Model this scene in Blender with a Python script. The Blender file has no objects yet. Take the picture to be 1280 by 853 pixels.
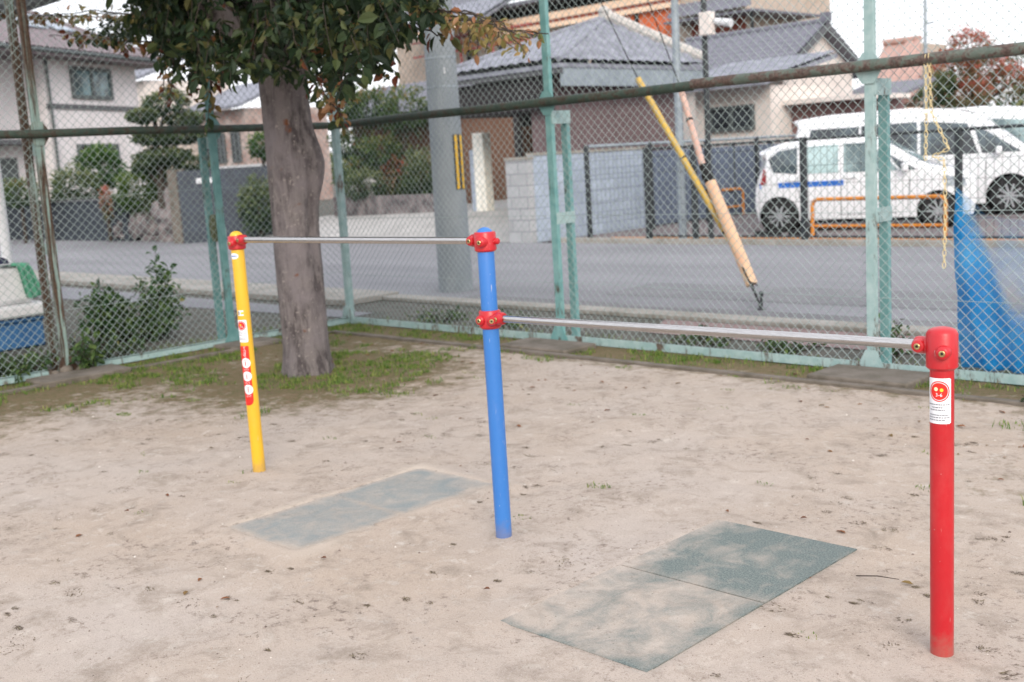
import bpy, math, random
from math import sin, cos, pi, radians, sqrt, atan2
from mathutils import Vector, noise, Matrix
random.seed(7)
R = random.random
def U(a, b): return a + (b - a) * R()
def V(*a): return Vector(a)

# ------------------------------------------------------------------ scene frame
# X runs along the right-hand fence (and the road), Y runs away across the road, Z up.
C = bpy.data.collections.new("scene"); bpy.context.scene.collection.children.link(C)
FPX, PITCH, ROLL, EYE = 1410.0, radians(9.1), radians(3.5), 1.45
def _cam():
    fw = V(0, cos(PITCH), -sin(PITCH)); up0 = V(0, sin(PITCH), cos(PITCH)); rt0 = V(1, 0, 0)
    U_ = cos(ROLL) * up0 + sin(ROLL) * rt0; R_ = cos(ROLL) * rt0 - sin(ROLL) * up0
    st = lambda p: V((p.x - p.y) / sqrt(2), (p.x + p.y) / sqrt(2), p.z)
    return st(fw), st(R_), st(U_)
FW, RT, UP = _cam()
def ray(u, v): return FW * FPX + RT * (u - 640) - UP * (v - 426.5)
def onT(u, v, T): d = ray(u, v); return V(0, 0, EYE) + d * (T / d.y)
def onS(u, v, S): d = ray(u, v); return V(0, 0, EYE) + d * (S / d.x)
def G(u, v, z=0): d = ray(u, v); return V(0, 0, EYE) + d * ((z - EYE) / d.z)
def A(u, v, dist):
    d = ray(u, v); f = (d.y - d.x) / sqrt(2); return V(0, 0, EYE) + d * (dist / f)

# ------------------------------------------------------------------ materials
def lin(c):
    c = c / 255; return c / 12.92 if c <= .04045 else ((c + .055) / 1.055) ** 2.4
def rgb(r, g, b): return (lin(r), lin(g), lin(b), 1)
class NT:
    def __init__(s, name):
        s.m = bpy.data.materials.new(name); s.m.use_nodes = True; s.t = s.m.node_tree
        s.b = s.t.nodes['Principled BSDF']
    def n(s, typ, **kw):
        x = s.t.nodes.new(typ)
        for k, v in kw.items():
            if k in ('ins',):
                for a, b in v.items(): s.put(x.inputs[a], b)
            else: setattr(x, k, v)
        return x
    def put(s, sock, val):
        if isinstance(val, bpy.types.NodeSocket): s.t.links.new(val, sock)
        else: sock.default_value = val
    def pos(s): return s.n('ShaderNodeNewGeometry').outputs['Position']
    def obj(s): return s.n('ShaderNodeTexCoord').outputs['Object']
    def noise(s, vec, scale, detail=4, rough=.6, dist=0):
        return s.n('ShaderNodeTexNoise', ins={'Vector': vec, 'Scale': scale, 'Detail': detail, 'Roughness': rough, 'Distortion': dist}).outputs['Fac']
    def ramp(s, fac, lo, hi, a=(0, 0, 0, 1), b=(1, 1, 1, 1)):
        r = s.n('ShaderNodeValToRGB'); s.put(r.inputs[0], fac)
        e = r.color_ramp.elements; e[0].position = lo; e[1].position = hi; e[0].color = a; e[1].color = b
        return r.outputs['Color']
    def mix(s, f, a, b, mode='MIX'):
        m = s.n('ShaderNodeMix', data_type='RGBA', blend_type=mode)
        s.put(m.inputs[0], f); s.put(m.inputs[6], a); s.put(m.inputs[7], b); return m.outputs[2]
    def math(s, op, a, b=0.0, clamp=False):
        m = s.n('ShaderNodeMath', operation=op, use_clamp=clamp); s.put(m.inputs[0], a); s.put(m.inputs[1], b); return m.outputs[0]
    def attr(s, name): return s.n('ShaderNodeAttribute', attribute_name=name).outputs['Fac']
    def scale(s, vec, v): return s.n('ShaderNodeMapping', ins={'Vector': vec, 'Scale': v}).outputs[0]
    def bump(s, h, strength=.4, dist=.01, normal=None):
        b = s.n('ShaderNodeBump', ins={'Height': h, 'Strength': strength, 'Distance': dist})
        if normal: s.put(b.inputs['Normal'], normal)
        return b.outputs[0]
    def fin(s, col, rough=.7, normal=None, metal=0, spec=.5):
        s.put(s.b.inputs['Base Color'], col); s.put(s.b.inputs['Roughness'], rough); s.put(s.b.inputs['Metallic'], metal)
        s.put(s.b.inputs['Specular IOR Level'], spec)
        if normal: s.put(s.b.inputs['Normal'], normal)
        return s.m

def pmat(name, a, b=None, scale=6, rough=.7, bump=.15, bscale=60, metal=0, lo=.35, hi=.65, coat=0, stretch=None, spec=.5):
    """painted / mineral / wood surface: two tones by noise, finer noise as relief"""
    s = NT(name); p = s.pos()
    if stretch: p = s.scale(p, stretch)
    b = b or tuple(x * .8 for x in a[:3]) + (1,)
    f = s.ramp(s.noise(p, scale), lo, hi)
    col = s.mix(f, a, b)
    nrm = s.bump(s.noise(p, bscale, 3), bump, .01) if bump else None
    if coat: s.b.inputs['Coat Weight'].default_value = coat; s.b.inputs['Coat Roughness'].default_value = .1
    return s.fin(col, rough, nrm, metal, spec)

def sand_color(s):
    p = s.pos()
    big = s.ramp(s.noise(p, .7, 5, .55), .36, .66)
    c = s.mix(big, rgb(184, 173, 164), rgb(178, 163, 149))
    st = s.noise(s.scale(p, (1.2, 1.2, 1)), 4.5, 8, .74, .5)
    c = s.mix(s.ramp(st, .50, .70), c, rgb(148, 136, 124))
    c = s.mix(s.ramp(s.noise(p, 13, 7, .75), .54, .68), c, rgb(197, 188, 178))
    cl = s.mix(1.0, s.ramp(s.noise(p, 26, 6, .85), .53, .62), s.ramp(s.noise(p, 2.1, 4, .6), .45, .58), 'MULTIPLY')
    c = s.mix(cl, c, rgb(126, 112, 102))
    c = s.mix(s.ramp(s.noise(p, 170, 5, .9), .55, .67), c, rgb(110, 97, 86))
    c = s.mix(s.ramp(s.noise(p, 300, 3, .85), .60, .70), c, rgb(222, 216, 210))
    sp = s.n('ShaderNodeTexVoronoi', ins={'Vector': p, 'Scale': 40.0, 'Randomness': 1.0})
    dots = s.ramp(sp.outputs['Distance'], .06, .14, (1, 1, 1, 1), (0, 0, 0, 1))
    keep = s.ramp(s.noise(p, 7, 3), .52, .58)
    c = s.mix(s.mix(1.0, dots, keep, 'MULTIPLY'), c, rgb(92, 78, 68))
    return c
def sand_bump(s):
    p = s.pos()
    h = s.mix(.5, s.noise(p, 26, 8, .72), s.noise(p, 150, 5, .8))
    return s.bump(h, .55, .02)
def sand_mat():
    s = NT('park_sand'); c = sand_color(s); p = s.pos()
    c = s.mix(s.attr('halo'), c, rgb(202, 191, 178))
    moss = s.attr('moss')
    n1 = s.noise(p, 7, 7, .75)
    f = s.ramp(s.math('ADD', s.math('MULTIPLY', moss, .62), s.math('SUBTRACT', n1, .5)), .18, .40)
    soil = s.mix(s.ramp(s.noise(p, 20, 6, .7), .4, .6), rgb(126, 106, 88), rgb(104, 98, 70))
    soil = s.mix(s.ramp(s.noise(p, 90, 4, .8), .5, .66), soil, rgb(84, 92, 52))
    c = s.mix(f, c, soil)
    return s.fin(c, .95, sand_bump(s), spec=.15)
def mat_mat(name='dusty_rubber', ca=rgb(92, 104, 102), cb=rgb(138, 146, 143), amp=1.9):
    s = NT(name); p = s.pos()
    base = s.mix(s.ramp(s.noise(p, 160, 3, .8), .40, .64), ca, cb)
    sc = s.mix(.25, sand_color(s), rgb(182, 174, 164))
    n = s.noise(s.scale(p, (1, .8, 1)), 7.5, 8, .68, .5)
    d = s.attr('dust')
    f = s.ramp(s.math('ADD', s.math('MULTIPLY', d, 1.0), s.math('MULTIPLY', s.math('SUBTRACT', n, .5), amp)), .12, .80)
    fine = s.noise(p, 300, 2, .8)
    f = s.math('MULTIPLY', f, s.ramp(fine, .2, .5, (.72, .72, .72, 1), (1, 1, 1, 1)))
    return s.fin(s.mix(f, base, sc), .9, sand_bump(s), spec=.2)
def leaf_mat(name, cols, rough=.55, trans=.25):
    """leaf colours chosen by the per-leaf attribute rnd"""
    s = NT(name); r = s.n('ShaderNodeValToRGB'); s.put(r.inputs[0], s.attr('rnd')); r.color_ramp.interpolation = 'LINEAR'
    e = r.color_ramp.elements
    e[0].position = cols[0][0]; e[0].color = cols[0][1]; e[1].position = cols[-1][0]; e[1].color = cols[-1][1]
    for p_, c_ in cols[1:-1]: k = e.new(p_); k.color = c_
    col = r.outputs[0]
    s.fin(col, rough, spec=.3)
    tr = s.n('ShaderNodeBsdfTranslucent'); s.put(tr.inputs[0], col)
    mx = s.n('ShaderNodeMixShader'); s.put(mx.inputs[0], trans)
    s.t.links.new(s.b.outputs[0], mx.inputs[1]); s.t.links.new(tr.outputs[0], mx.inputs[2])
    s.t.links.new(mx.outputs[0], s.t.nodes['Material Output'].inputs[0])
    return s.m
def rusty(name, paint, paint2, rust, amount, scale=9, rough=.6, zs=.35):
    s = NT(name); p = s.pos()
    c = s.mix(s.ramp(s.noise(p, 14, 5), .35, .65), paint, paint2)
    n = s.noise(s.scale(p, (1, 1, zs)), scale, 8, .75, .3)
    f = s.ramp(n, 1 - amount - .04, 1 - amount + .04)
    rc = s.mix(s.ramp(s.noise(p, 60, 4), .4, .6), rust, tuple(x * .5 for x in rust[:3]) + (1,))
    return s.fin(s.mix(f, c, rc), rough, s.bump(n, .3, .01), spec=.35)
def block_mat(name, a, b, mortar, bw, bh, axis='X', rough=.85, msize=.012):
    s = NT(name); g = s.n('ShaderNodeSeparateXYZ'); s.put(g.inputs[0], s.pos())
    cm = s.n('ShaderNodeCombineXYZ'); s.put(cm.inputs[0], g.outputs['X' if axis == 'X' else 'Y']); s.put(cm.inputs[1], g.outputs['Z'])
    br = s.n('ShaderNodeTexBrick', ins={'Vector': cm.outputs[0], 'Color1': a, 'Color2': b, 'Mortar': mortar, 'Scale': 1.0, 'Mortar Size': msize, 'Brick Width': bw, 'Row Height': bh, 'Bias': 0.0})
    n = s.noise(s.pos(), 3, 6, .7)
    c = s.mix(s.ramp(n, .4, .75), br.outputs[0], tuple(x * .72 for x in a[:3]) + (1,))
    return s.fin(c, rough, s.bump(s.noise(s.pos(), 50, 4), .3, .01), spec=.2)

def paintm(name, a, b):
    s = NT(name); p = s.pos(); g = s.n('ShaderNodeSeparateXYZ'); s.put(g.inputs[0], p)
    c = s.mix(s.ramp(s.noise(p, 7, 4), .35, .65), a, b)
    chip = s.ramp(s.noise(p, 70, 3, .7), .715, .73); c = s.mix(chip, c, rgb(196, 190, 184))
    scr = s.ramp(s.noise(s.scale(p, (1, 1, .12)), 120, 3, .6), .70, .74); c = s.mix(s.math('MULTIPLY', scr, .35), c, rgb(210, 200, 190))
    z = s.math('ADD', g.outputs['Z'], s.math('MULTIPLY', s.math('SUBTRACT', s.noise(p, 24, 5, .7), .5), .16))
    d = s.ramp(z, .012, .075, (1, 1, 1, 1), (0, 0, 0, 1)); c = s.mix(s.math('MULTIPLY', d, .4), c, rgb(130, 112, 98))
    film = s.math('MULTIPLY', s.ramp(s.noise(s.scale(p, (1, 1, .4)), 11, 6, .7), .5, .75), .06); c = s.mix(film, c, rgb(186, 172, 160))
    s.b.inputs['Coat Weight'].default_value = .2; s.b.inputs['Coat Roughness'].default_value = .2
    rg = s.ramp(s.noise(p, 30, 5, .7), .3, .7, (.28, .28, .28, 1), (.48, .48, .48, 1))
    return s.fin(c, rg, s.bump(s.noise(p, 90, 4), .06, .01))
M = {}
M['sand'] = sand_mat(); M['mat'] = mat_mat(); M['mat2'] = mat_mat('pale_dusty_rubber', rgb(124, 132, 133), rgb(150, 156, 155), 1.6)
M['soil'] = pmat('verge_soil', rgb(92, 88, 82), rgb(66, 68, 60), 5, .95, .5, 50)
M['asphalt'] = pmat('road_asphalt', rgb(122, 122, 127), rgb(136, 136, 141), .5, .9, .4, 220, spec=.3, stretch=(.35, 1.6, 1))
M['lot'] = pmat('parking_asphalt', rgb(108, 103, 106), rgb(124, 112, 110), 1.5, .9, .4, 160)
M['kerbc'] = pmat('kerb_concrete', rgb(158, 154, 148), rgb(134, 130, 122), 3, .9, .35, 90)
M['oldc'] = pmat('old_concrete', rgb(120, 112, 104), rgb(92, 86, 76), 6, .95, .5, 70)
M['apron'] = pmat('pale_concrete', rgb(176, 174, 172), rgb(160, 158, 156), 2, .9, .2, 90)
M['brickred'] = pmat('reddish_paving', rgb(138, 116, 114), rgb(120, 104, 102), 9, .9, .4, 60)
M['yellow'] = paintm('yellow_paint', rgb(220, 174, 36), rgb(214, 168, 38))
M['blue'] = paintm('blue_paint', rgb(48, 112, 186), rgb(52, 116, 188))
M['red'] = paintm('red_paint', rgb(184, 20, 32), rgb(176, 18, 30))
M['steel'] = pmat('stainless_steel', rgb(196, 194, 192), rgb(178, 176, 174), 30, .26, .05, 200, metal=1, stretch=(1, 12, 12))
M['brass'] = pmat('brass', rgb(206, 190, 142), rgb(170, 150, 104), 80, .35, .05, metal=1)
M['bolthole'] = pmat('bolt_socket', rgb(40, 34, 26), None, rough=.6, bump=0)
M['stk_white'] = pmat('label_white', rgb(232, 234, 238), rgb(224, 226, 230), 20, .4, 0)
M['stk_red'] = pmat('label_red', rgb(222, 40, 28), rgb(214, 36, 26), 20, .4, 0)
M['stk_yel'] = pmat('label_yellow', rgb(240, 210, 60), None, 20, .4, 0)
M['stk_cream'] = pmat('label_cream', rgb(240, 232, 190), None, 20, .4, 0)
M['stk_grey'] = pmat('label_print', rgb(130, 132, 140), None, 20, .5, 0)
M['stk_blue'] = pmat('label_blue', rgb(70, 110, 180), None, 20, .5, 0)
M['teal'] = rusty('teal_paint', rgb(140, 168, 168), rgb(162, 184, 184), rgb(112, 100, 90), .42)
M['teald'] = rusty('dark_teal_paint', rgb(84, 128, 128), rgb(108, 148, 148), rgb(80, 74, 66), .40)
M['tealr'] = rusty('rusted_teal_paint', rgb(122, 146, 142), rgb(142, 160, 154), rgb(84, 66, 54), .53, 16, zs=.05)
M['tealm'] = rusty('mid_teal_paint', rgb(100, 148, 148), rgb(124, 164, 164), rgb(96, 86, 76), .40)
M['railm'] = rusty('mossy_rail', rgb(52, 66, 60), rgb(74, 90, 80), rgb(78, 70, 62), .47, 14, zs=1)
M['railr'] = rusty('rusted_rail', rgb(84, 96, 88), rgb(112, 120, 112), rgb(100, 84, 78), .50, 14, zs=1)
M['wire'] = pmat('coated_wire', rgb(158, 172, 172), rgb(136, 152, 150), 3, .5, 0)
M['bark'] = NT('bark').m
def bark():
    s = NT('tree_bark'); p = s.pos()
    n = s.noise(s.scale(p, (1, 1, .25)), 16, 8, .75, .4); h = s.noise(s.scale(p, (1, 1, 4)), 9, 6, .7)
    c = s.mix(s.ramp(n, .42, .56), rgb(84, 78, 79), rgb(134, 127, 126))
    c = s.mix(s.ramp(s.noise(p, 38, 4, .7), .60, .66), c, rgb(168, 160, 154))
    c = s.mix(s.ramp(s.noise(p, 3.2, 4), .42, .66), c, rgb(136, 129, 131))
    c = s.mix(s.ramp(s.noise(p, 5, 3), .66, .72), c, rgb(122, 78, 56))
    hh = s.mix(.35, n, s.noise(p, 45, 6, .8))
    return s.fin(c, .92, s.bump(hh, 1.0, .05), spec=.2)
M['bark'] = bark()
M['twig'] = pmat('twig_bark', rgb(62, 54, 48), None, 20, .9, .3)
M['conc'] = pmat('pole_concrete', rgb(140, 146, 150), rgb(122, 130, 136), 4, .85, .25, 80, stretch=(1, 1, .4))
M['blk'] = pmat('black_metal', rgb(34, 40, 44), rgb(44, 48, 52), 8, .5, .05)
M['black'] = pmat('black_rubber', rgb(26, 26, 28), None, 8, .8, .1)
M['yell2'] = pmat('guard_yellow', rgb(206, 172, 78), rgb(190, 160, 88), 5, .55, .05)
M['pink'] = pmat('guard_faded_orange', rgb(212, 170, 140), rgb(222, 188, 150), 9, .6, .1, stretch=(1, 1, .6))
M['pink2'] = pmat('guard_pale_pink', rgb(196, 160, 146), rgb(204, 172, 158), 9, .6, .05)
M['galv'] = pmat('galvanised_steel', rgb(150, 160, 168), rgb(130, 140, 148), 6, .5, .05, metal=.3)
M['orange'] = pmat('orange_rail_paint', rgb(214, 138, 44), rgb(200, 124, 44), 8, .45, .05)
M['carw'] = pmat('white_car_paint', rgb(226, 228, 232), rgb(222, 225, 230), 2, .25, 0, coat=.6)
M['glass'] = NT('car_glass').m
def glassm(name, a, b, rough=.08):
    s = NT(name); c = s.mix(s.ramp(s.noise(s.pos(), 1.6, 3), .42, .6), a, b)
    return s.fin(c, rough, spec=.7)
M['glass'] = glassm('car_glass', rgb(38, 44, 50), rgb(84, 100, 108)); M['glassp'] = glassm('pale_car_glass', rgb(84, 104, 108), rgb(170, 196, 198))
M['winglass'] = glassm('window_glass', rgb(60, 76, 80), rgb(122, 152, 158)); M['windark'] = glassm('dark_window_glass', rgb(40, 44, 50), rgb(66, 72, 78))
M['tyre'] = pmat('tyre_rubber', rgb(30, 30, 32), None, 30, .85, .2)
M['rim'] = pmat('wheel_silver', rgb(186, 190, 196), None, 30, .35, 0, metal=.6)
M['lampred'] = pmat('tail_lens', rgb(150, 26, 34), None, 20, .2, 0, coat=.5)
M['lampclr'] = pmat('head_lens', rgb(180, 190, 198), rgb(120, 130, 140), 20, .12, 0, coat=.6)
M['stripe'] = pmat('blue_stripe', rgb(40, 112, 206), None, 20, .35, 0)
M['tile'] = pmat('grey_roof_tile', rgb(106, 109, 120), rgb(142, 145, 157), 5, .6, .2, 30)
M['tiled'] = pmat('dark_roof_tile', rgb(92, 94, 104), rgb(114, 114, 126), 9, .55, .2, 30)
M['tileh'] = pmat('brown_roof_tile', rgb(104, 94, 98), rgb(124, 112, 116), 9, .6, .2, 30)
M['tiler'] = pmat('rust_roof_tile', rgb(168, 138, 130), rgb(184, 150, 138), 9, .6, .2, 30)
M['ridge'] = pmat('ridge_mortar', rgb(206, 200, 192), rgb(150, 150, 152), 12, .7, .2, 30)
M['mauve'] = block_mat('mauve_siding', rgb(112, 96, 98), rgb(104, 88, 90), rgb(92, 78, 80), 30, .22, 'Y', msize=.008)
M['cream'] = pmat('cream_stucco', rgb(222, 214, 208), rgb(210, 200, 194), 3, .9, .2)
M['beige'] = pmat('beige_stucco', rgb(186, 172, 160), rgb(172, 156, 142), 3, .9, .2)
M['beam'] = pmat('cream_beam', rgb(240, 212, 186), rgb(232, 200, 172), 3, .8, .1)  # cream tone raised to hold the sunlight on the timber front
M['redwood'] = pmat('red_brown_wood', rgb(140, 74, 58), rgb(116, 62, 50), 6, .7, .2, stretch=(8, 8, 1))
M['owood'] = pmat('orange_boards', rgb(224, 126, 80), rgb(200, 104, 66), 5, .7, .3, stretch=(14, 14, .5))  # orange wood, brightened so the colour carries warm sunlight
M['dwood'] = pmat('dark_wood', rgb(44, 40, 42), rgb(34, 32, 36), 8, .8, .3)  # wood tone, lowered further to paint in the porch shade
M['bwood'] = pmat('brown_wood', rgb(116, 84, 66), rgb(96, 70, 58), 8, .8, .3, stretch=(8, 8, 1))
M['frame'] = pmat('grey_window_frame', rgb(84, 92, 94), None, 8, .5, .05)
M['band'] = pmat('grey_band', rgb(92, 94, 98), None, 8, .6, .05)
M['hwall'] = pmat('pink_grey_stucco', rgb(226, 222, 224), rgb(216, 211, 212), 2, .9, .15)
M['bblock'] = block_mat('blue_grey_blocks', rgb(172, 184, 200), rgb(160, 172, 188), rgb(140, 150, 166), .4, .2, 'Y')
M['fblock'] = block_mat('beige_blocks', rgb(176, 178, 182), rgb(164, 164, 166), rgb(136, 138, 142), .4, .2, 'X')
M['dkwall'] = pmat('dark_blue_panel', rgb(100, 112, 132), rgb(90, 100, 120), 4, .7, .1)
M['dwall'] = block_mat('dark_wall_blocks', rgb(66, 72, 80), rgb(58, 64, 72), rgb(44, 50, 58), .6, .25, 'X')
M['gatew'] = pmat('black_gate_panel', rgb(38, 46, 58), rgb(50, 60, 74), 4, .5, .05)
M['rock'] = pmat('garden_rock', rgb(138, 130, 130), rgb(70, 66, 70), 4, .95, 1, 9)
M['bwhite'] = pmat('white_paint', rgb(214, 216, 220), rgb(200, 202, 206), 5, .6, .05)
M['foam'] = pmat('white_foam', rgb(222, 222, 224), rgb(204, 204, 206), 6, .85, .2)
M['bluebox'] = pmat('blue_plastic_box', rgb(60, 110, 158), rgb(54, 100, 148), 5, .5, .05)
M['cloth'] = pmat('green_towel', rgb(92, 160, 132), rgb(76, 144, 118), 30, .95, .4)
M['navy'] = pmat('navy_cap', rgb(34, 38, 66), None, 30, .9, .3)
M['glove'] = pmat('mossy_glove', rgb(92, 98, 72), rgb(74, 76, 54), 30, .95, .6)
M['roofp'] = pmat('grey_canopy', rgb(150, 156, 164), rgb(140, 146, 154), 2, .6, .05)
M['chain'] = pmat('yellow_chain', rgb(226, 208, 160), rgb(206, 190, 146), 20, .5, .05)
def tarpm():
    s = NT('blue_sheet'); p = s.pos()
    c = s.mix(s.ramp(s.noise(p, 5, 5), .4, .65), rgb(10, 146, 210), rgb(44, 172, 226))
    s.fin(c, .4, s.bump(s.noise(p, 9, 6, .6, 1.0), .5, .03))
    tr = s.n('ShaderNodeBsdfTranslucent'); s.put(tr.inputs[0], c); ts = s.n('ShaderNodeBsdfTransparent')
    m1 = s.n('ShaderNodeMixShader'); s.put(m1.inputs[0], .45); m2 = s.n('ShaderNodeMixShader')
    s.put(m2.inputs[0], s.math('ADD', s.attr('thin'), s.math('MULTIPLY', s.noise(p, 3.5, 3), .6)))
    L = s.t.links.new
    L(s.b.outputs[0], m1.inputs[1]); L(tr.outputs[0], m1.inputs[2]); L(m1.outputs[0], m2.inputs[1]); L(ts.outputs[0], m2.inputs[2])
    L(m2.outputs[0], s.t.nodes['Material Output'].inputs[0]); return s.m
M['tarp'] = tarpm()
M['leaf'] = leaf_mat('cherry_leaves', [(0, rgb(24, 40, 26)), (.5, rgb(42, 60, 36)), (.80, rgb(74, 84, 48)), (.91, rgb(112, 98, 60)), (.97, rgb(120, 80, 52)), (1, rgb(108, 58, 42))])
M['leafdry'] = leaf_mat('turning_leaves', [(0, rgb(96, 104, 60)), (.35, rgb(132, 120, 70)), (.65, rgb(156, 124, 90)), (.88, rgb(140, 88, 62)), (1, rgb(132, 62, 52))])
M['pine'] = leaf_mat('pine_needles', [(0, rgb(34, 54, 40)), (.45, rgb(70, 88, 58)), (.8, rgb(112, 122, 84)), (1, rgb(138, 142, 104))], .7, .1)
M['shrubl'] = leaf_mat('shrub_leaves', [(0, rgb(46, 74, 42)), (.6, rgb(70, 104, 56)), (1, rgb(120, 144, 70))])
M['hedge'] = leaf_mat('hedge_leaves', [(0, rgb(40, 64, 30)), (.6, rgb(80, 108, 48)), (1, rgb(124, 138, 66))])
M['weed'] = leaf_mat('weed_leaves', [(0, rgb(44, 66, 40)), (.5, rgb(64, 90, 50)), (.85, rgb(100, 122, 66)), (1, rgb(136, 132, 80))])
M['autumn'] = leaf_mat('autumn_leaves', [(0, rgb(92, 104, 74)), (.35, rgb(126, 112, 84)), (.6, rgb(170, 100, 84)), (1, rgb(186, 104, 92))])
M['garden'] = leaf_mat('garden_leaves', [(0, rgb(40, 62, 44)), (.6, rgb(84, 106, 62)), (.9, rgb(134, 134, 86)), (1, rgb(160, 110, 84))])
M['grass'] = leaf_mat('grass_blades', [(0, rgb(70, 100, 42)), (.6, rgb(104, 134, 56)), (1, rgb(150, 152, 84))], .6, .3)
M['dry'] = leaf_mat('dry_grass', [(0, rgb(84, 72, 62)), (.6, rgb(112, 98, 86)), (1, rgb(116, 108, 72))], .9, .1)
M['fallen'] = leaf_mat('fallen_leaf', [(0, rgb(96, 58, 40)), (.6, rgb(130, 86, 56)), (1, rgb(110, 98, 60))], .8, .1)
M['pebble'] = leaf_mat('pebble_stone', [(0, rgb(96, 84, 76)), (.6, rgb(158, 146, 136)), (1, rgb(220, 214, 206))], .8, .0)

# ------------------------------------------------------------------ mesh builder
class MB:
    def __init__(s): s.v = []; s.f = []; s.mi = []; s.rnd = []; s.cur = 0; s.at = {}
    def add(s, vs, fs, rnd=None):
        o = len(s.v); s.v += [tuple(x) for x in vs]; s.f += [tuple(i + o for i in f) for f in fs]; s.mi += [s.cur] * len(fs)
        s.rnd += [rnd if rnd is not None else 0.0] * len(vs); return s
    def box(s, a, b):
        x0, y0, z0 = a; x1, y1, z1 = b
        if x0 > x1: x0, x1 = x1, x0
        if y0 > y1: y0, y1 = y1, y0
        if z0 > z1: z0, z1 = z1, z0
        return s.add([(x0, y0, z0), (x1, y0, z0), (x1, y1, z0), (x0, y1, z0), (x0, y0, z1), (x1, y0, z1), (x1, y1, z1), (x0, y1, z1)],
                     [(0, 3, 2, 1), (4, 5, 6, 7), (0, 1, 5, 4), (1, 2, 6, 5), (2, 3, 7, 6), (3, 0, 4, 7)])
    def obox(s, c, ax, ay, az):
        """box by centre and three half-axis vectors"""
        c = Vector(c); ax = Vector(ax); ay = Vector(ay); az = Vector(az)
        vs = [c + i * ax + j * ay + k * az for k in (-1, 1) for (i, j) in ((-1, -1), (1, -1), (1, 1), (-1, 1))]
        return s.add(vs, [(0, 3, 2, 1), (4, 5, 6, 7), (0, 1, 5, 4), (1, 2, 6, 5), (2, 3, 7, 6), (3, 0, 4, 7)])
    def tube(s, pts, r, n=8, cap=True, rnd=None):
        pts = [Vector(p) for p in pts]; rs = r if isinstance(r, (list, tuple)) else [r] * len(pts)
        vs = []; fs = []; prev = None
        for i, p in enumerate(pts):
            d = (pts[min(i + 1, len(pts) - 1)] - pts[max(i - 1, 0)])
            if d.length < 1e-9: d = V(0, 0, 1)
            d.normalize()
            ref = prev if prev is not None and abs(prev.dot(d)) < .98 else (V(0, 0, 1) if abs(d.z) < .9 else V(1, 0, 0))
            a = ref - d * ref.dot(d); a.normalize(); b = d.cross(a); prev = a
            for k in range(n):
                t = 2 * pi * k / n; vs.append(p + (a * cos(t) + b * sin(t)) * rs[i])
        for i in range(len(pts) - 1):
            for k in range(n):
                k2 = (k + 1) % n; fs.append((i * n + k, i * n + k2, (i + 1) * n + k2, (i + 1) * n + k))
        if cap: fs.append(tuple(reversed(range(n)))); fs.append(tuple(range((len(pts) - 1) * n, len(pts) * n)))
        return s.add(vs, fs, rnd)
    def lathe(s, prof, c=(0, 0, 0), n=32, axis=None):
        """prof: (r, z) pairs; revolved round axis through c"""
        c = Vector(c); ax = Vector(axis).normalized() if axis else V(0, 0, 1)
        ref = V(1, 0, 0) if abs(ax.x) < .9 else V(0, 1, 0)
        a = (ref - ax * ref.dot(ax)).normalized(); b = ax.cross(a)
        vs = []; fs = []
        for (r, z) in prof:
            for k in range(n):
                t = 2 * pi * k / n; vs.append(c + ax * z + (a * cos(t) + b * sin(t)) * max(r, 1e-4))
        for i in range(len(prof) - 1):
            for k in range(n):
                k2 = (k + 1) % n; fs.append((i * n + k, i * n + k2, (i + 1) * n + k2, (i + 1) * n + k))
        fs.append(tuple(reversed(range(n)))); fs.append(tuple(range((len(prof) - 1) * n, len(prof) * n)))
        return s.add(vs, fs)
    def prism(s, poly, d):
        """planar polygon (3-D points) thickened by vector d"""
        n = len(poly); d = Vector(d); p = [Vector(q) for q in poly]
        return s.add(p + [q + d for q in p], [tuple(reversed(range(n))), tuple(range(n, 2 * n))] + [(i, (i + 1) % n, (i + 1) % n + n, i + n) for i in range(n)])
    def quad(s, *p): return s.add(p, [tuple(range(len(p)))])
    def build(s, name, mats, parent=None, origin=None, smooth=True, angle=35, bevel=0):
        if not isinstance(mats, (list, tuple)): mats = [mats]
        o_ = Vector(origin) if origin is not None else (Vector(parent['_o']) if parent and '_o' in parent.keys() else V(0, 0, 0))
        me = bpy.data.meshes.new(name)
        me.from_pydata([tuple(Vector(p) - o_) for p in s.v], [], s.f); me.update()
        for m in mats: me.materials.append(m)
        if max(s.mi or [0]) > 0: me.polygons.foreach_set('material_index', s.mi)
        if any(s.rnd): a = me.attributes.new('rnd', 'FLOAT', 'POINT'); a.data.foreach_set('value', s.rnd)
        for k, vals in s.at.items(): a = me.attributes.new(k, 'FLOAT', 'POINT'); a.data.foreach_set('value', vals)
        if smooth:
            me.polygons.foreach_set('use_smooth', [True] * len(me.polygons))
            try: me.set_sharp_from_angle(angle=radians(angle))
            except Exception: pass
        ob = bpy.data.objects.new(name, me); C.objects.link(ob)
        if parent: ob.parent = parent; ob['_o'] = tuple(o_)
        else: ob.location = o_; ob['_o'] = tuple(o_)
        if bevel:
            b = ob.modifiers.new('bevel', 'BEVEL'); b.width = bevel; b.segments = 2; b.limit_method = 'ANGLE'; b.angle_limit = radians(40)
        return ob

def tag(o, label=None, cat=None, group=None, kind=None):
    if label: o['label'] = label
    if cat: o['category'] = cat
    if group: o['group'] = group
    if kind: o['kind'] = kind
    return o
def thing(name, loc, label, cat, group=None):
    o = bpy.data.objects.new(name, None); C.objects.link(o); o.location = Vector(loc); o['_o'] = tuple(Vector(loc)); o.empty_display_size = .2
    return tag(o, label, cat, group)
def copy_tree(o, parent=None):
    c = o.copy(); C.objects.link(c)
    if parent: c.parent = parent
    for ch in [x for x in C.objects if x.parent == o]: copy_tree(ch, c)
    return c
def struct(o, label=None): o['kind'] = 'structure'; return o

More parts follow.
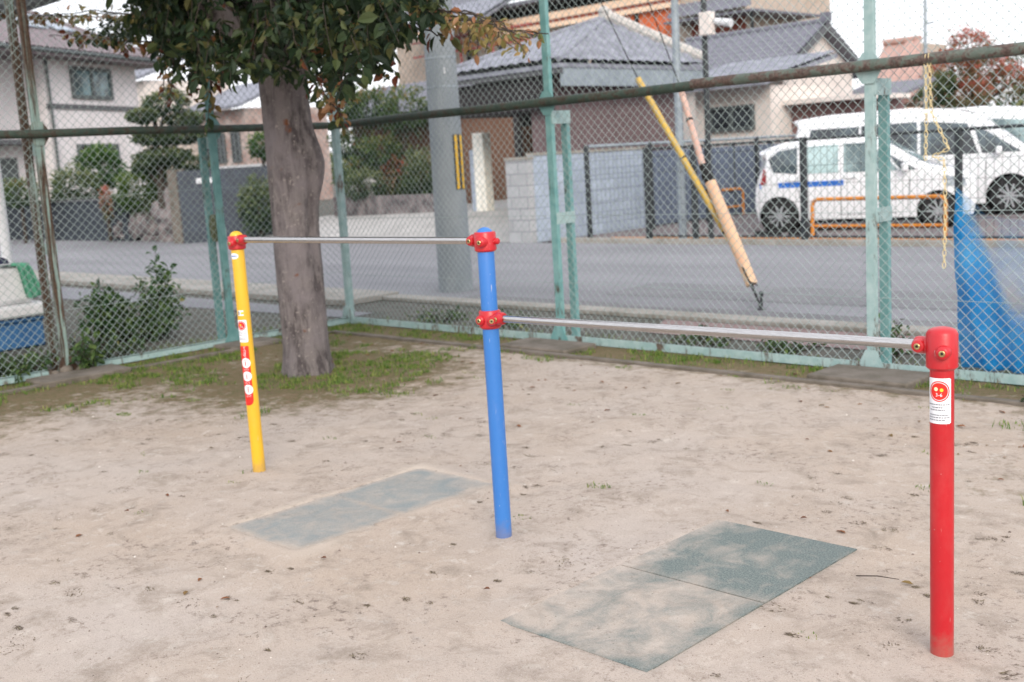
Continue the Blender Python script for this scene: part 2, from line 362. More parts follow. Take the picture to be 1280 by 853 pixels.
def leaf(mb, p, d, up, L, W, rnd, fold=.25):
    """one folded leaf from p along d"""
    d = Vector(d).normalized(); s_ = d.cross(Vector(up))
    if s_.length < 1e-3: s_ = V(1, 0, 0)
    s_.normalize(); n = s_.cross(d).normalized(); p = Vector(p)
    lf = fold * W
    m1 = p + d * L * .35; m2 = p + d * L * .72 - n * L * .04; tip = p + d * L - n * L * .12
    mb.add([p, m1, m2, tip, m1 + s_ * W * .5 + n * lf, m2 + s_ * W * .4 + n * lf, m1 - s_ * W * .5 + n * lf, m2 - s_ * W * .4 + n * lf],
           [(0, 4, 1), (1, 4, 5, 2), (2, 5, 3), (0, 1, 6), (1, 2, 7, 6), (2, 3, 7)], max(rnd, .001))
def rdir(zb=0):
    while True:
        v = V(U(-1, 1), U(-1, 1), U(-1, 1))
        if .1 < v.length < 1: v.normalize(); v.z += zb; return v.normalized()

# ================================================================== SETTING
big = MB(); big.quad((-400, -300, -.05), (300, -300, -.05), (300, 400, -.05), (-400, 400, -.05))
struct(big.build('ground', M['soil']))

FX0, FT = -8.7, 6.53      # left fence x, right fence y
def moss_w(x, y):
    w = 0
    d1 = FT - y; w = max(w, 1.15 - d1 / .75)
    d2 = x - FX0; w = max(w, 1.1 - d2 / 2.3)
    dt = sqrt((x + 6.8) ** 2 + ((y - 4.7)) ** 2); w = max(w, 1.15 - dt / 1.7)
    dc = sqrt((x - FX0) ** 2 + (y - FT) ** 2); w = max(w, 1.1 - dc / 3.2)
    w = max(w, .62 - abs(x + 1.9) / .8 - abs(y - 5.6) / .9, .66 - .5 * sqrt((x + 1.1) ** 2 + (y - 4.9) ** 2))
    return max(0, min(1, w))
def sand_h(x, y):
    n = noise.noise(V(x * 2.2, y * 2.2, 0)) * .010 + noise.noise(V(x * 9, y * 9, 3)) * .004 + noise.noise(V(x * 26, y * 26, 7)) * .0022
    h = n - .004
    for (x0, x1, y0, y1, rim) in ((-4.14, -3.54, 2.30, 3.46, .010), (-2.50, -1.87, 2.31, 3.59, .0)):
        dx = max(x0 - x, 0, x - x1); dy = max(y0 - y, 0, y - y1); d = sqrt(dx * dx + dy * dy)
        inside = (x0 < x < x1) and (y0 < y < y1)
        if inside:
            e = min(x - x0, x1 - x, y - y0, y1 - y); nn = noise.noise(V(x * 8, y * 8, 1))
            if rim < .005: h = .0040 if e < .034 else -.012
            else: h = .0095 + n * .15 if e < .055 + .04 * nn else -.012
            if rim < .005 and (x - x0) + (y - y0) < .10 + .1 * noise.noise(V(x * 7, y * 7, 6)): h = .0085 + n * .3
        elif d < .12: h = h * (d / .12) + (max(rim - .001, .0048)) * (1 - d / .12)
    for (px, py) in ((-4.77, 2.94), (-3.05, 2.94), (-1.30, 2.94)):
        d = sqrt((x - px) ** 2 + (y - py) ** 2); h += .010 * math.exp(-(d / .09) ** 2)
    return h
def park():
    mb = MB(); x0, x1, y0, y1, st = -8.72, 1.6, 0.6, 6.54, .03
    nx = int((x1 - x0) / st); ny = int((y1 - y0) / st); ms = []
    vs = []
    for j in range(ny + 1):
        for i in range(nx + 1):
            x = x0 + (x1 - x0) * i / nx; y = y0 + (y1 - y0) * j / ny
            vs.append((x, y, sand_h(x, y))); ms.append(moss_w(x, y))
    fs = [(j * (nx + 1) + i, j * (nx + 1) + i + 1, (j + 1) * (nx + 1) + i + 1, (j + 1) * (nx + 1) + i) for j in range(ny) for i in range(nx)]
    o = len(vs)
    # the rest of the park, behind and beside the camera
    for (a, b, c, d) in ((-8.72, 30, -30, y0), (x1, 30, y0, 6.54)):
        k = len(vs); vs += [(a, c, -.004), (b, c, -.004), (b, d, -.004), (a, d, -.004)]; fs.append((k, k + 1, k + 2, k + 3)); ms += [0] * 4
    hl = []
    for (x, y, z) in vs:
        dx = max(-4.14 - x, 0, x + 3.55); dy = max(2.30 - y, 0, y - 3.46); d = sqrt(dx * dx + dy * dy); hl.append(max(0, .22 + .5 * noise.noise(V(x * 3.1, y * 3.1, 5)) - d / (.16 + .08 * noise.noise(V(x * 5, y * 5, 3)))) if d < .3 else 0)
    mb.add(vs, fs); mb.at['moss'] = ms; mb.at['halo'] = hl
    return struct(mb.build('park_ground', M['sand'], angle=80))
park()
def sheet(name, pts, z, m, grid=None):
    mb = MB(); mb.quad(*[(p[0], p[1], z) for p in pts]); return struct(mb.build(name, m))
sheet('verge', [(FX0, 6.55), (40, 6.55), (40, 8.0), (FX0, 8.0)], 0.0, M['soil'])
sheet('side_ground', [(-60, -30), (FX0 - .02, -30), (FX0 - .02, 8.0), (-60, 8.0)], -0.002, M['soil'])
sheet('road', [(-90, 8.0), (60, 8.0), (60, 14.3), (-90, 14.3)], 0.004, M['asphalt'])
sheet('road_patch', [(-7.6, 9.0), (-2.0, 9.15), (-1.9, 10.2), (-7.7, 10.0)], 0.008, pmat('patched_asphalt', rgb(112, 112, 116), rgb(122, 122, 126), 2, .9, .4, 200))
sheet('road_stain', [(-9.0, 8.08), (20, 8.08), (20, 8.55), (-9.0, 8.5)], 0.007, pmat('damp_asphalt', rgb(100, 99, 102), rgb(126, 125, 129), 1.4, .85, .4, 200, stretch=(.5, 2, 1)))
sheet('paved_strip', [(-5.6, 7.15), (40, 7.15), (40, 7.79), (-5.9, 7.79)], 0.008, M['brickred'])
sheet('side_lane', [(-40, 4.6), (-9.0, 6.7), (-9.0, 7.05), (-40, 7.3)], 0.006, M['asphalt'])
mb = MB(); mb.box((-40, 7.30, 0), (-9.8, 8.06, .07)); mb.box((-9.8, 7.80, 0), (40, 8.04, .045)); struct(mb.build('road_kerb', M['kerbc'], bevel=.01))
mb = MB(); mb.box((-13.2, 14.3, -.02), (40, 14.48, .08)); struct(mb.build('parking_kerb', M['kerbc'], bevel=.01))
sheet('parking_lot', [(-13.5, 14.48), (40, 14.48), (40, 34), (-13.5, 34)], 0.012, M['lot'])
mb = MB()
for y_ in (15.15, 20.3): mb.quad((-12.6, y_, .018), (10, y_, .018), (10, y_ + .14, .018), (-12.6, y_ + .14, .018))
struct(mb.build('parking_line', M['orange']))
mb = MB(); mb.add([(-18.2, 14.3, .01), (-14.05, 14.3, .01), (-14.05, 16.9, .40), (-18.9, 16.9, .40), (-24, 22, .42), (-14.05, 22, .42), (-22.9, 14.3, .01), (-24, 16.9, .30)],
                  [(0, 1, 2, 3), (3, 2, 5, 4), (6, 0, 3, 7), (7, 3, 4)]); struct(mb.build('driveway', M['apron']))
sheet('far_verge', [(-90, 14.3), (-13.5, 14.3), (-13.5, 40), (-90, 40)], -0.001, M['soil'])
# concrete edging inside the fence
def edging(name, pts_list):
    mb = MB()
    for (a, b) in pts_list: mb.box(a, b)
    return struct(mb.build(name, M['oldc'], bevel=.006))
edging('path_edging', [((-8.35, 6.02, -.05), (3, 6.08, .018)), ((-8.36, 3.0, -.05), (-8.30, 6.0, .018))])

# ================================================================== PLAY BARS
PB = [(-4.77, 2.94, 1.20, 'yellow'), (-3.05, 2.94, 1.215, 'blue'), (-1.30, 2.94, .925, 'red')]
hb = thing('horizontal_bar', (-3.05, 2.94, 0), 'playground pull-up bars on a yellow, a blue and a red post in the sand', 'exercise bars')
def cyl_map(mb, pts, faces, cx, cy, r, ang):
    mb.add([(cx + r * cos(ang + x / r), cy + r * sin(ang + x / r), z) for (x, z) in pts], faces)
def patch(mb, cx, cy, r, ang, x0, x1, z0, z1, rt=0, rb=0, nx=14):
    """rectangle on the cylinder, corners rounded at bottom by rb"""
    pts = []; fs = []
    for i in range(nx + 1):
        x = x0 + (x1 - x0) * i / nx; e = min(x - x0, x1 - x)
        zb = z0 + (rb - sqrt(max(0, rb * rb - (rb - e) ** 2)) if rb and e < rb else 0)
        zt = z1 - (rt - sqrt(max(0, rt * rt - (rt - e) ** 2)) if rt and e < rt else 0)
        pts += [(x, zb), (x, zt)]
    for i in range(nx): fs.append((2 * i, 2 * i + 2, 2 * i + 3, 2 * i + 1))
    cyl_map(mb, pts, fs, cx, cy, r, ang)
def disc(mb, cx, cy, r, ang, x, z, R1, R0=0, n=28, sx=1):
    k_ = max(1, int((R1 - R0) / .004 + .99)); pts = []; fs = []
    for q in range(k_ + 1):
        rr = R0 + (R1 - R0) * q / k_
        for k in range(n): t = 2 * pi * k / n; pts.append((x + sx * rr * cos(t), z + rr * sin(t)))
    for q in range(k_):
        for k in range(n): k2 = (k + 1) % n; fs.append((q * n + k, (q + 1) * n + k, (q + 1) * n + k2, q * n + k2))
    cyl_map(mb, pts, fs, cx, cy, r, ang)
def text_mesh(txt, size):
    cu = bpy.data.curves.new('t', 'FONT'); cu.body = txt; cu.size = size; cu.align_x = 'CENTER'; cu.align_y = 'CENTER'; cu.resolution_u = 2
    ob = bpy.data.objects.new('t', cu); C.objects.link(ob); dg = bpy.context.evaluated_depsgraph_get(); dg.update()
    me = bpy.data.meshes.new_from_object(ob.evaluated_get(dg))
    vs = [(v.co.x, v.co.y) for v in me.vertices]; fs = [tuple(p.vertices) for p in me.polygons]
    bpy.data.objects.remove(ob); bpy.data.meshes.remove(me); bpy.data.curves.remove(cu); return vs, fs
def text_on(mb, txt, size, cx, cy, r, ang, x, z):
    vs, fs = text_mesh(txt, size); cyl_map(mb, [(x + a, z + b) for a, b in vs], fs, cx, cy, r, ang)
PR = .0315
posts = []
for (x, y, h, col) in PB:
    mb = MB(); top = h - .012
    prof = [(PR, -.3)] + [(PR, z_) for z_ in (0, .4, .8)] + [(PR, top - .02)] + [(PR * cos(t), top - .02 + .026 * sin(t)) for t in [radians(a) for a in (20, 40, 60, 80)]]
    mb.lathe(prof, (x, y, 0), 40)
    p = mb.build('post', M[col], hb, angle=50); p['label'] = col + ' painted steel post'; posts.append(p)
# clamps
def clamp(x, y, z0, z1, side, zbar, two=False, domed=False):
    mb = MB(); r = .0415; rr = .006
    prof = [(PR - .001, z0), (r - rr, z0), (r, z0 + rr), (r, z1 - rr), (r - rr * .5, z1 - .001)]
    if domed: prof += [(r * .86, z1 + .004), (r * .6, z1 + .009), (r * .3, z1 + .012), (r * .05, z1 + .013)]
    else: prof += [(PR - .001, z1)]
    mb.lathe(prof, (x, y, 0), 40)
    # bar socket
    mb.lathe([(.024, -.002), (.024, .036), (.021, .043), (.015, .044)], (x + side * .030, y, zbar), 28, axis=(side, 0, 0))
    sx = x + side * .058; zb = zbar - .0
    # lobes that carry the bolts, facing the park
    fx, fy = (-.30, -.954)
    c1 = V(x + (.010 if not two else -.018), y, (z0 + z1) / 2)
    mb.lathe([(.021, .02), (.019, .050), (.014, .056), (.010, .057)], c1, 24, axis=(.25, -.97, 0))
    mb.lathe([(.020, -.002), (.0205, .016), (.016, .026), (.011, .028)], (sx, y - .004, zb), 24, axis=(.1, -.99, 0))
    if two: mb.lathe([(.020, .02), (.018, .048), (.013, .055)], (x + .020, y, (z0 + z1) / 2), 24, axis=(.6, -.8, 0))
    # back lug
    if not domed: mb.lathe([(.012, .02), (.012, .054), (.008, .058)], (x, y, (z0 + z1) / 2), 16, axis=(-side, .35, 0))
    cl = mb.build('clamp', M['red'], hb, angle=40)
    def bolt(c, ax, d):
        b = MB(); a = Vector(ax).normalized(); c = Vector(c)
        b.lathe([(.0085, d - .003), (.0085, d + .003), (.0070, d + .0042), (.0042, d + .0042), (.0040, d + .001)], c, 20, axis=a)
        b.cur = 1; b.lathe([(.0040, d + .0012), (.0038, d + .0018)], c, 6, axis=a)
        b.build('bolt', [M['brass'], M['bolthole']], cl)
    bolt(c1, (.25, -.97, 0), .057); bolt((sx, y - .004, zb), (.1, -.99, 0), .028)
    if two: bolt((x + .020, y, (z0 + z1) / 2), (.6, -.8, 0), .055)
    return cl
clamp(-4.77, 2.94, 1.105, 1.172, 1, 1.152)
clamp(-3.05, 2.94, 1.118, 1.192, -1, 1.158)
clamp(-3.05, 2.94, .826, .896, 1, .866, two=True)
clamp(-1.30, 2.94, .822, .925, -1, .884, domed=True)
for (xa, xb, za, zb_) in ((-4.70, -3.12, 1.152, 1.158), (-2.98, -1.37, .866, .884)):
    mb = MB(); mb.tube([(xa + (xb - xa) * t, 2.94, za + (zb_ - za) * t) for t in (0, .25, .5, .75, 1)], .0142, 24); mb.build('bar', M['steel'], hb)
# labels on the red post
SM = [M['stk_white'], M['stk_red'], M['stk_yel'], M['stk_cream'], M['stk_grey'], M['stk_blue']]
cx, cy = -1.30, 2.94; ang = atan2(-cy, -cx) - radians(14); r1 = PR + .0008
mb = MB(); patch(mb, cx, cy, r1, ang, -.037, .033, .675, .801, .003, .003)
mb.cur = 1; disc(mb, cx, cy, r1 + .0005, ang, 0, .765, .0285, .0255); disc(mb, cx, cy, r1 + .0005, ang, 0, .765, .0235, 0)
mb.cur = 3; disc(mb, cx, cy, r1 + .0009, ang, -.008, .771, .0055, 0, 14); mb.cur = 2; disc(mb, cx, cy, r1 + .0009, ang, .007, .769, .0048, 0, 14)
mb.cur = 0; text_on(mb, '3-6', .014, cx, cy, r1 + .0012, ang, 0, .755)
mb.cur = 4
for (zz, x0, x1) in ((.727, -.034, .030), (.719, -.022, .012), (.712, -.028, .016), (.698, -.030, .026), (.691, -.032, .030), (.684, -.032, .018)):
    xx = x0
    while xx < x1: w = U(.003, .009); patch(mb, cx, cy, r1 + .0006, ang, xx, min(xx + w, x1), zz, zz + .0028, nx=2); xx += w + .0015
mb.build('sticker', SM, posts[2], smooth=False)['label'] = 'white age sticker with a red round mark'
# labels on the yellow post
cx, cy = -4.77, 2.94; ang = atan2(-cy, -cx) - radians(48)
mb = MB(); patch(mb, cx, cy, r1, ang, -.036, .036, .655, .765, .003, .003)
mb.cur = 1; disc(mb, cx, cy, r1 + .0005, ang, .008, .737, .023, .020); disc(mb, cx, cy, r1 + .0005, ang, .008, .737, .018, 0)
mb.cur = 2; disc(mb, cx, cy, r1 + .0009, ang, .004, .741, .005, 0, 12); mb.cur = 0; text_on(mb, '3-6', .012, cx, cy, r1 + .0010, ang, .009, .731)
mb.cur = 4
for zz in (.705, .697, .689, .675, .668): patch(mb, cx, cy, r1 + .0006, ang, -.03, .030, zz, zz + .0025, nx=6)
mb.build('sticker', SM, posts[0], smooth=False)['label'] = 'white sticker with a red round mark'
mb = MB(); mb.cur = 1; patch(mb, cx, cy, r1, ang, -.036, .034, .342, .637, .004, .026, nx=22)
mb.cur = 0
for zz in (.553, .487, .421): disc(mb, cx, cy, r1 + .0006, ang, .012, zz, .0245, 0)
mb.cur = 1
for zz in (.553, .487, .421):       # little figures hanging from a bar, in each white circle
    disc(mb, cx, cy, r1 + .0010, ang, .012, zz + .004, .0035, 0, 10)
    patch(mb, cx, cy, r1 + .0010, ang, .002, .022, zz + .011, zz + .013, nx=3); patch(mb, cx, cy, r1 + .0010, ang, .010, .014, zz - .014, zz + .001, nx=2)
mb.cur = 0
for i, ch in enumerate('てつぼう'): text_on(mb, ch, .018, cx, cy, r1 + .0010, ang, .012, .626 - i * .0145)
mb.cur = 0
for zz in (.520, .454, .388): text_on(mb, 'あそび', .009, cx, cy, r1 + .0010, ang, .012, zz)
mb.build('sticker', SM, posts[0], smooth=False)['label'] = 'red upright sticker with three white circles'
mb = MB(); patch(mb, cx, cy, r1, ang, -.004, .026, .786, .812); mb.cur = 2; patch(mb, cx, cy, r1 + .0005, ang, .012, .026, .793, .804); mb.cur = 4; patch(mb, cx, cy, r1 + .0005, ang, -.002, .006, .790, .808)
mb.build('sticker', SM, posts[0], smooth=False)['label'] = 'small white and yellow sticker'
mb = MB(); disc(mb, cx, cy, r1, ang, .004, 1.075, .0145, 0, sx=1.7); mb.cur = 5; patch(mb, cx, cy, r1 + .0005, ang, -.014, .022, 1.073, 1.078)
mb.build('sticker', SM, posts[0], smooth=False)['label'] = 'oval white sticker'

# ================================================================== RUBBER MATS
def mat_tile(x0, x1, y0, y1, dustf, label, tilt=0):
    t = MB(); n = 22; vs = []; d = []
    for j in range(n + 1):
        for i in range(n + 1):
            x = x0 + (x1 - x0) * i / n; y = y0 + (y1 - y0) * j / n
            vs.append((x, y, .0062 + noise.noise(V(x * 3, y * 3, 9)) * .0006)); d.append(dustf(x, y, i / n, j / n))
    fs = [(j * (n + 1) + i, j * (n + 1) + i + 1, (j + 1) * (n + 1) + i + 1, (j + 1) * (n + 1) + i) for j in range(n) for i in range(n)]
    k = len(vs); ring = [i for i in range(n)] + [j * (n + 1) + n for j in range(n)] + [n * (n + 1) + n - i for i in range(n)] + [(n - j) * (n + 1) for j in range(n)]
    low = {}
    for q in ring: low[q] = len(vs); vs.append((vs[q][0], vs[q][1], -.03)); d.append(d[q] * .3)
    for a, b in zip(ring, ring[1:] + ring[:1]): fs.append((b, a, low[a], low[b]))
    t.add(vs, fs); t.at['dust'] = d
    o = t.build('rubber_mat', M['mat2' if x0 < -3.5 else 'mat'], origin=((x0 + x1) / 2, (y0 + y1) / 2, 0), angle=40)
    return tag(o, label, 'mat', 'rubber mats sunk into the sand under the bars')
sm = lambda a, b, t: max(0, min(1, (t - a) / (b - a)))
def edge(i, j, w): return 1 - sm(0, w, min(i, 1 - i, j, 1 - j))
mat_tile(-2.475, -1.885, 2.955, 3.56, lambda x, y, i, j: .22 + .45 * (1 - sm(0, .20, i)) + .30 * (1 - sm(0, .16, j)) - .12 * i, 'dark green rubber mat, least dusty of the pair beside the red post')
mat_tile(-2.475, -1.885, 2.34, 2.947, lambda x, y, i, j: .60 + .15 * (1 - sm(0, .3, i)) - .25 * sm(.88, 1, i) - .3 * (1 - sm(0, .08, j)), 'sand-dusted rubber mat nearest the camera, one corner buried in sand')
mat_tile(-4.13, -3.565, 2.885, 3.45, lambda x, y, i, j: .34 + .7 * (1 - sm(.0, .13, min(i, 1 - i, 1 - j))) + .25 * (1 - sm(0, .05, j)), 'dusty grey rubber mat between yellow and blue posts, the one nearer the fence')
mat_tile(-4.13, -3.565, 2.31, 2.8835, lambda x, y, i, j: .34 + .7 * (1 - sm(.0, .13, min(i, 1 - i, j))) + .25 * sm(.95, 1, j), 'dusty grey rubber mat between yellow and blue posts, the one nearer the camera')

# ================================================================== FENCES
def wires(mb, along, L0, L1, z0, z1, d=.067, r=.0019, sag=0.0):
    """two families of crossing diagonals in the plane given by along(s, z, off)"""
    H = z1 - z0
    for fam in (0, 1):
        n0 = int((L0 - H) / d) - 1; n1 = int((L1 + H) / d) + 2
        for k in range(n0, n1):
            base = k * d; pts = []
            # family 0 leans right going up, family 1 leans left
            sg = 1 if fam == 0 else -1
            sA = base; a = 0.0; b = H
            if sg > 0: a = max(0, L0 - sA); b = min(H, L1 - sA)
            else: a = max(0, sA - L1); b = min(H, sA - L0)
            if b - a < .02: continue
            m = max(2, int((b - a) / .28) + 1)
            off = .0016 * sg
            for q in range(m + 1):
                t = a + (b - a) * q / m; s_ = sA + sg * t; z = z0 + t
                ws = noise.noise(V(s_ * 1.7, z * 1.7, 4)) * .010; wz = noise.noise(V(s_ * 1.5, z * 1.5, 11)) * .010; wo = noise.noise(V(s_ * .9, z * .9, 21)) * .022
                pts.append(along(s_ + ws, z + wz, off + wo))
            mb.tube(pts, r, 4, cap=False)
def pair_post(parent, x, y, out, h, mat1, mat2, gap=.175, h2=1.80, both=False):
    """channel post with its shorter outer twin, tie plates, base gusset. out = unit vector away from the park"""
    o = Vector(out); a = V(o.y, -o.x, 0)
    def channel(cx, cy, z0, z1, m, name):
        mb = MB(); w = .030; t = .005; dp = .020
        c = V(cx, cy, (z0 + z1) / 2); hz = V(0, 0, (z1 - z0) / 2)
        mb.obox(c - o * dp, a * w, o * t * .5, hz); mb.obox(c - a * (w - t * .5) , a * t * .5, o * dp * .86, hz); mb.obox(c + a * (w - t * .5), a * t * .5, o * dp * .86, hz)
        pb = mb.build(name, m, parent, bevel=.0015); return pb
    p1 = channel(x, y, 0, h, mat1, 'post')
    x2, y2 = x + o.x * gap, y + o.y * gap
    p2 = channel(x2, y2, 0, h if both else h2, mat2, 'brace_post')
    mid = V((x + x2) / 2, (y + y2) / 2, 0)
    for z in (h2 - .045, .98):
        b = MB(); b.obox(mid + a * .034 + V(0, 0, z), a * .003, o * (gap / 2 + .02), V(0, 0, .05 if z > 1.5 else .045)); b.build('tie_plate', M['teal'], parent)
    g = MB(); P = V(x, y, 0) - o * .028
    g.prism([P - a * .10 + V(0, 0, .0), P + a * .10, P + a * .08 + V(0, 0, .05), P + a * .035 + V(0, 0, .14), P - a * .035 + V(0, 0, .14), P - a * .08 + V(0, 0, .05)], -o * .006)
    g.obox(V(x, y, .004) + o * gap * .4, a * .09, o * (.06 + gap * .5), V(0, 0, .006))
    g.build('base_gusset', mat1, parent)
    k = MB(); Z = V(0, 0, 1.865)
    k.prism([P + Z + a * q * .085 + V(0, 0, w) for q, w in ((-1, -.02), (-.45, -.09), (.45, -.09), (1, -.02), (1, .02), (.45, .09), (-.45, .09), (-1, .02))], -o * .004)
    k.build('rail_gusset', mat1, parent)
    return p1
rf = thing('chain_link_fence', (-8.7, FT, 0), 'tall teal chain link fence with a mossy rail on the right, facing the car park', 'fence')
al = lambda s_, z, off: V(s_, FT + .012 + off, z)
mb = MB(); wires(mb, al, -8.68, -1.4, .05, 3.6); wires(mb, al, -1.4, 2.0, .05, 3.6)
mb.build('chain_link_mesh', M['wire'], rf, smooth=False)
mb = MB()
def wob(a, b, z, y, n=18, amp=.006): return [V(a + (b - a) * i / n, y + noise.noise(V(a + (b - a) * i / n, z, 5)) * amp, z + noise.noise(V(a + (b - a) * i / n, z, 8)) * amp) for i in range(n + 1)]
mb.tube(wob(-8.7, -4.6, 1.870, FT - .05), .034, 14); mb.build('rail', M['railm'], rf)
mb = MB(); mb.tube(wob(-4.6, 2.0, 1.880, FT - .05), .035, 14); mb.build('rail', M['railr'], rf)['label'] = 'rusty grey stretch of rail'
mb = MB(); mb.tube(wob(-8.7, 2.0, 3.6, FT), .02, 10); mb.build('top_rail', M['teald'], rf)
mb = MB(); mb.box((-8.7, FT - .02, .05), (2.0, FT + .015, .056)); mb.box((-8.7, FT - .025, .005), (2.0, FT - .020, .062)); mb.build('bottom_rail', M['teal'], rf)
mb = MB(); mb.tube(wob(-8.7, 2, .47, FT + .004, 40, .01), .0018, 5); mb.tube(wob(-8.7, 2, 1.0, FT + .004, 40, .01), .0018, 5); mb.build('tension_wire', M['wire'], rf)
for x in (-5.97, -3.33, -.69): pair_post(rf, x, FT, (0, 1, 0), 3.6, M['teal'] if x > -5 else M['tealm'], M['tealm'])
lfn = thing('chain_link_fence', (FX0, 5.2, 0), 'tall teal chain link fence on the left, behind the tree, with rusty posts', 'fence')
al2 = lambda s_, z, off: V(FX0 - .012 - off, s_, z)
mb = MB(); wires(mb, al2, .8, 6.5, .05, 3.6, r=.0018); mb.build('chain_link_mesh', M['wire'], lfn, smooth=False)
def woby(a, b, z, x, n=14, amp=.008): return [V(x + noise.noise(V(a + (b - a) * i / n, z, 5)) * amp, a + (b - a) * i / n, z + noise.noise(V(a + (b - a) * i / n, z, 8)) * amp) for i in range(n + 1)]
mb = MB(); mb.tube(woby(.8, 6.53, 1.865, FX0 + .05), .032, 14); mb.build('rail', M['railm'], lfn)
mb = MB(); mb.tube(woby(.8, 6.53, 3.6, FX0), .02, 10); mb.build('top_rail', M['teald'], lfn)
mb = MB(); mb.tube(woby(.8, 6.5, .5, FX0 - .004, 30, .01), .0018, 5); mb.tube(woby(.8, 6.5, 1.36, FX0 - .004, 30, .01), .0018, 5); mb.build('tension_wire', M['wire'], lfn)
mb = MB()
for (a, b) in ((.8, 3.60), (3.86, 6.5)):
    mb.box((FX0 - .012, a, .05), (FX0 + .022, b, .056)); mb.box((FX0 + .017, a, .005), (FX0 + .022, b, .062))
mb.build('bottom_rail', M['teal'], lfn)
pair_post(lfn, FX0, 5.22, (-1, 0, 0), 3.6, M['teald'], M['teald'])
pair_post(lfn, FX0, 3.72, (-1, 0, 0), 3.6, M['tealr'], M['tealr'], both=True, gap=.21)
pair_post(lfn, FX0, 1.6, (-1, 0, 0), 3.6, M['teald'], M['teald'])
cp = MB(); cp.box((FX0 - .03, FT - .03, 0), (FX0 + .03, FT + .03, 3.6)); cp.build('corner_post', M['teal'], lfn, bevel=.004)
cp = MB(); cp.prism([(FX0 - .11, FT - .034, .0), (FX0 + .13, FT - .034, .0), (FX0 + .11, FT - .034, .05), (FX0 + .04, FT - .034, .16), (FX0 - .04, FT - .034, .16)], (0, -.006, 0)); cp.build('base_gusset', M['teal'], lfn)
# fence footings: flat concrete pads
for (a, b, lab) in (((-6.25, 6.09, -.04), (-5.55, 6.46, .035), 'flat concrete footing below the fence post near the middle'),
                    ((-3.55, 6.09, -.04), (-2.90, 6.48, .04), 'flat concrete footing below the fence post near the red post'),
                    ((-8.6, 3.35, -.04), (-8.26, 4.05, .035), 'flat concrete footing at the rusty left fence post'),
                    ((-8.66, 5.0, -.04), (-8.34, 5.5, .03), 'flat concrete footing at the fence beside the tree')):
    mb = MB(); mb.box(a, b); tag(mb.build('concrete_footing', M['oldc'], origin=((a[0] + b[0]) / 2, (a[1] + b[1]) / 2, 0), bevel=.012), lab, 'footing', 'concrete footings along the fence')
# rubble at the broken bottom rail
for i, (dx, dy, s_) in enumerate(((.05, 3.70, .055), (.09, 3.80, .045), (.03, 3.62, .035))):
    mb = MB()
    vs = []; fs = []; n = 8
    for a in range(5):
        for b in range(n):
            th = pi * (a + .5) / 5; ph = 2 * pi * b / n; q = s_ * (1 + noise.noise(V(a * .9, b * 1.3, i * 5)) * .4)
            vs.append((FX0 + dx + q * sin(th) * cos(ph), dy + q * sin(th) * sin(ph), s_ * .5 + q * .8 * cos(th)))
    for a in range(4):
        for b in range(n): fs.append((a * n + b, a * n + (b + 1) % n, (a + 1) * n + (b + 1) % n, (a + 1) * n + b))
    fs.append(tuple(range(n))); fs.append(tuple(reversed(range(4 * n, 5 * n))))
    mb.add(vs, fs)
    tag(mb.build('rubble_stone', M['oldc'], origin=(FX0 + dx, dy, 0), angle=60), ['largest grey stone at the foot of the rusty fence post', 'middle-sized grey stone lying on the footing at the rusty fence post', 'smallest grey stone beside the rusty fence post'][i], 'stone', 'stones at the rusty fence post')

# things hanging on the fences
def chain(name, pts, label):
    mb = MB(); pts = [Vector(p) for p in pts]; seg = []
    for a, b in zip(pts, pts[1:]):
        n = max(1, int(round((b - a).length / .034)))
        for i in range(n): seg.append((a + (b - a) * i / n, a + (b - a) * (i + 1) / n))
    for i, (a, b) in enumerate(seg):
        d = (b - a).normalized(); s1 = d.cross(V(0, 1, 0)).normalized() if i % 2 else V(0, 1, 0); m = (a + b) / 2; hl = (b - a).length * .62; w = .0095
        ring = [m + d * hl * cos(t) * (1 if abs(cos(t)) > .5 else .9) + s1 * w * sin(t) for t in [2 * pi * k / 10 for k in range(11)]]
        mb.tube(ring, .0026, 5, cap=False)
    return tag(mb.build(name, M['chain'], origin=pts[0]), label, 'chain')
ch = onT(1157, 90, FT - .075); c1 = onT(1158, 166, FT - .03); c2 = onT(1186, 192, FT - .03); c3 = onT(1163, 200, FT - .03); c4 = onT(1181, 200, FT - .03); c5 = onT(1180, 335, FT - .03)
chain('plastic_chain', [V(ch.x, FT + .03, 1.80), V(ch.x, FT - .075, 1.90), onT(1158, 150, FT - .03), onT(1157, 200, FT - .03)], 'short yellow plastic chain hanging straight down from the rusty rail')
chain('plastic_chain', [V(ch.x + .02, FT - .076, 1.905), onT(1164, 140, FT - .04), onT(1186, 186, FT - .03), onT(1166, 196, FT - .03), onT(1180, 200, FT - .028), onT(1182, 260, FT - .03), c5], 'long yellow plastic chain looped on the fence beside the blue sheet')
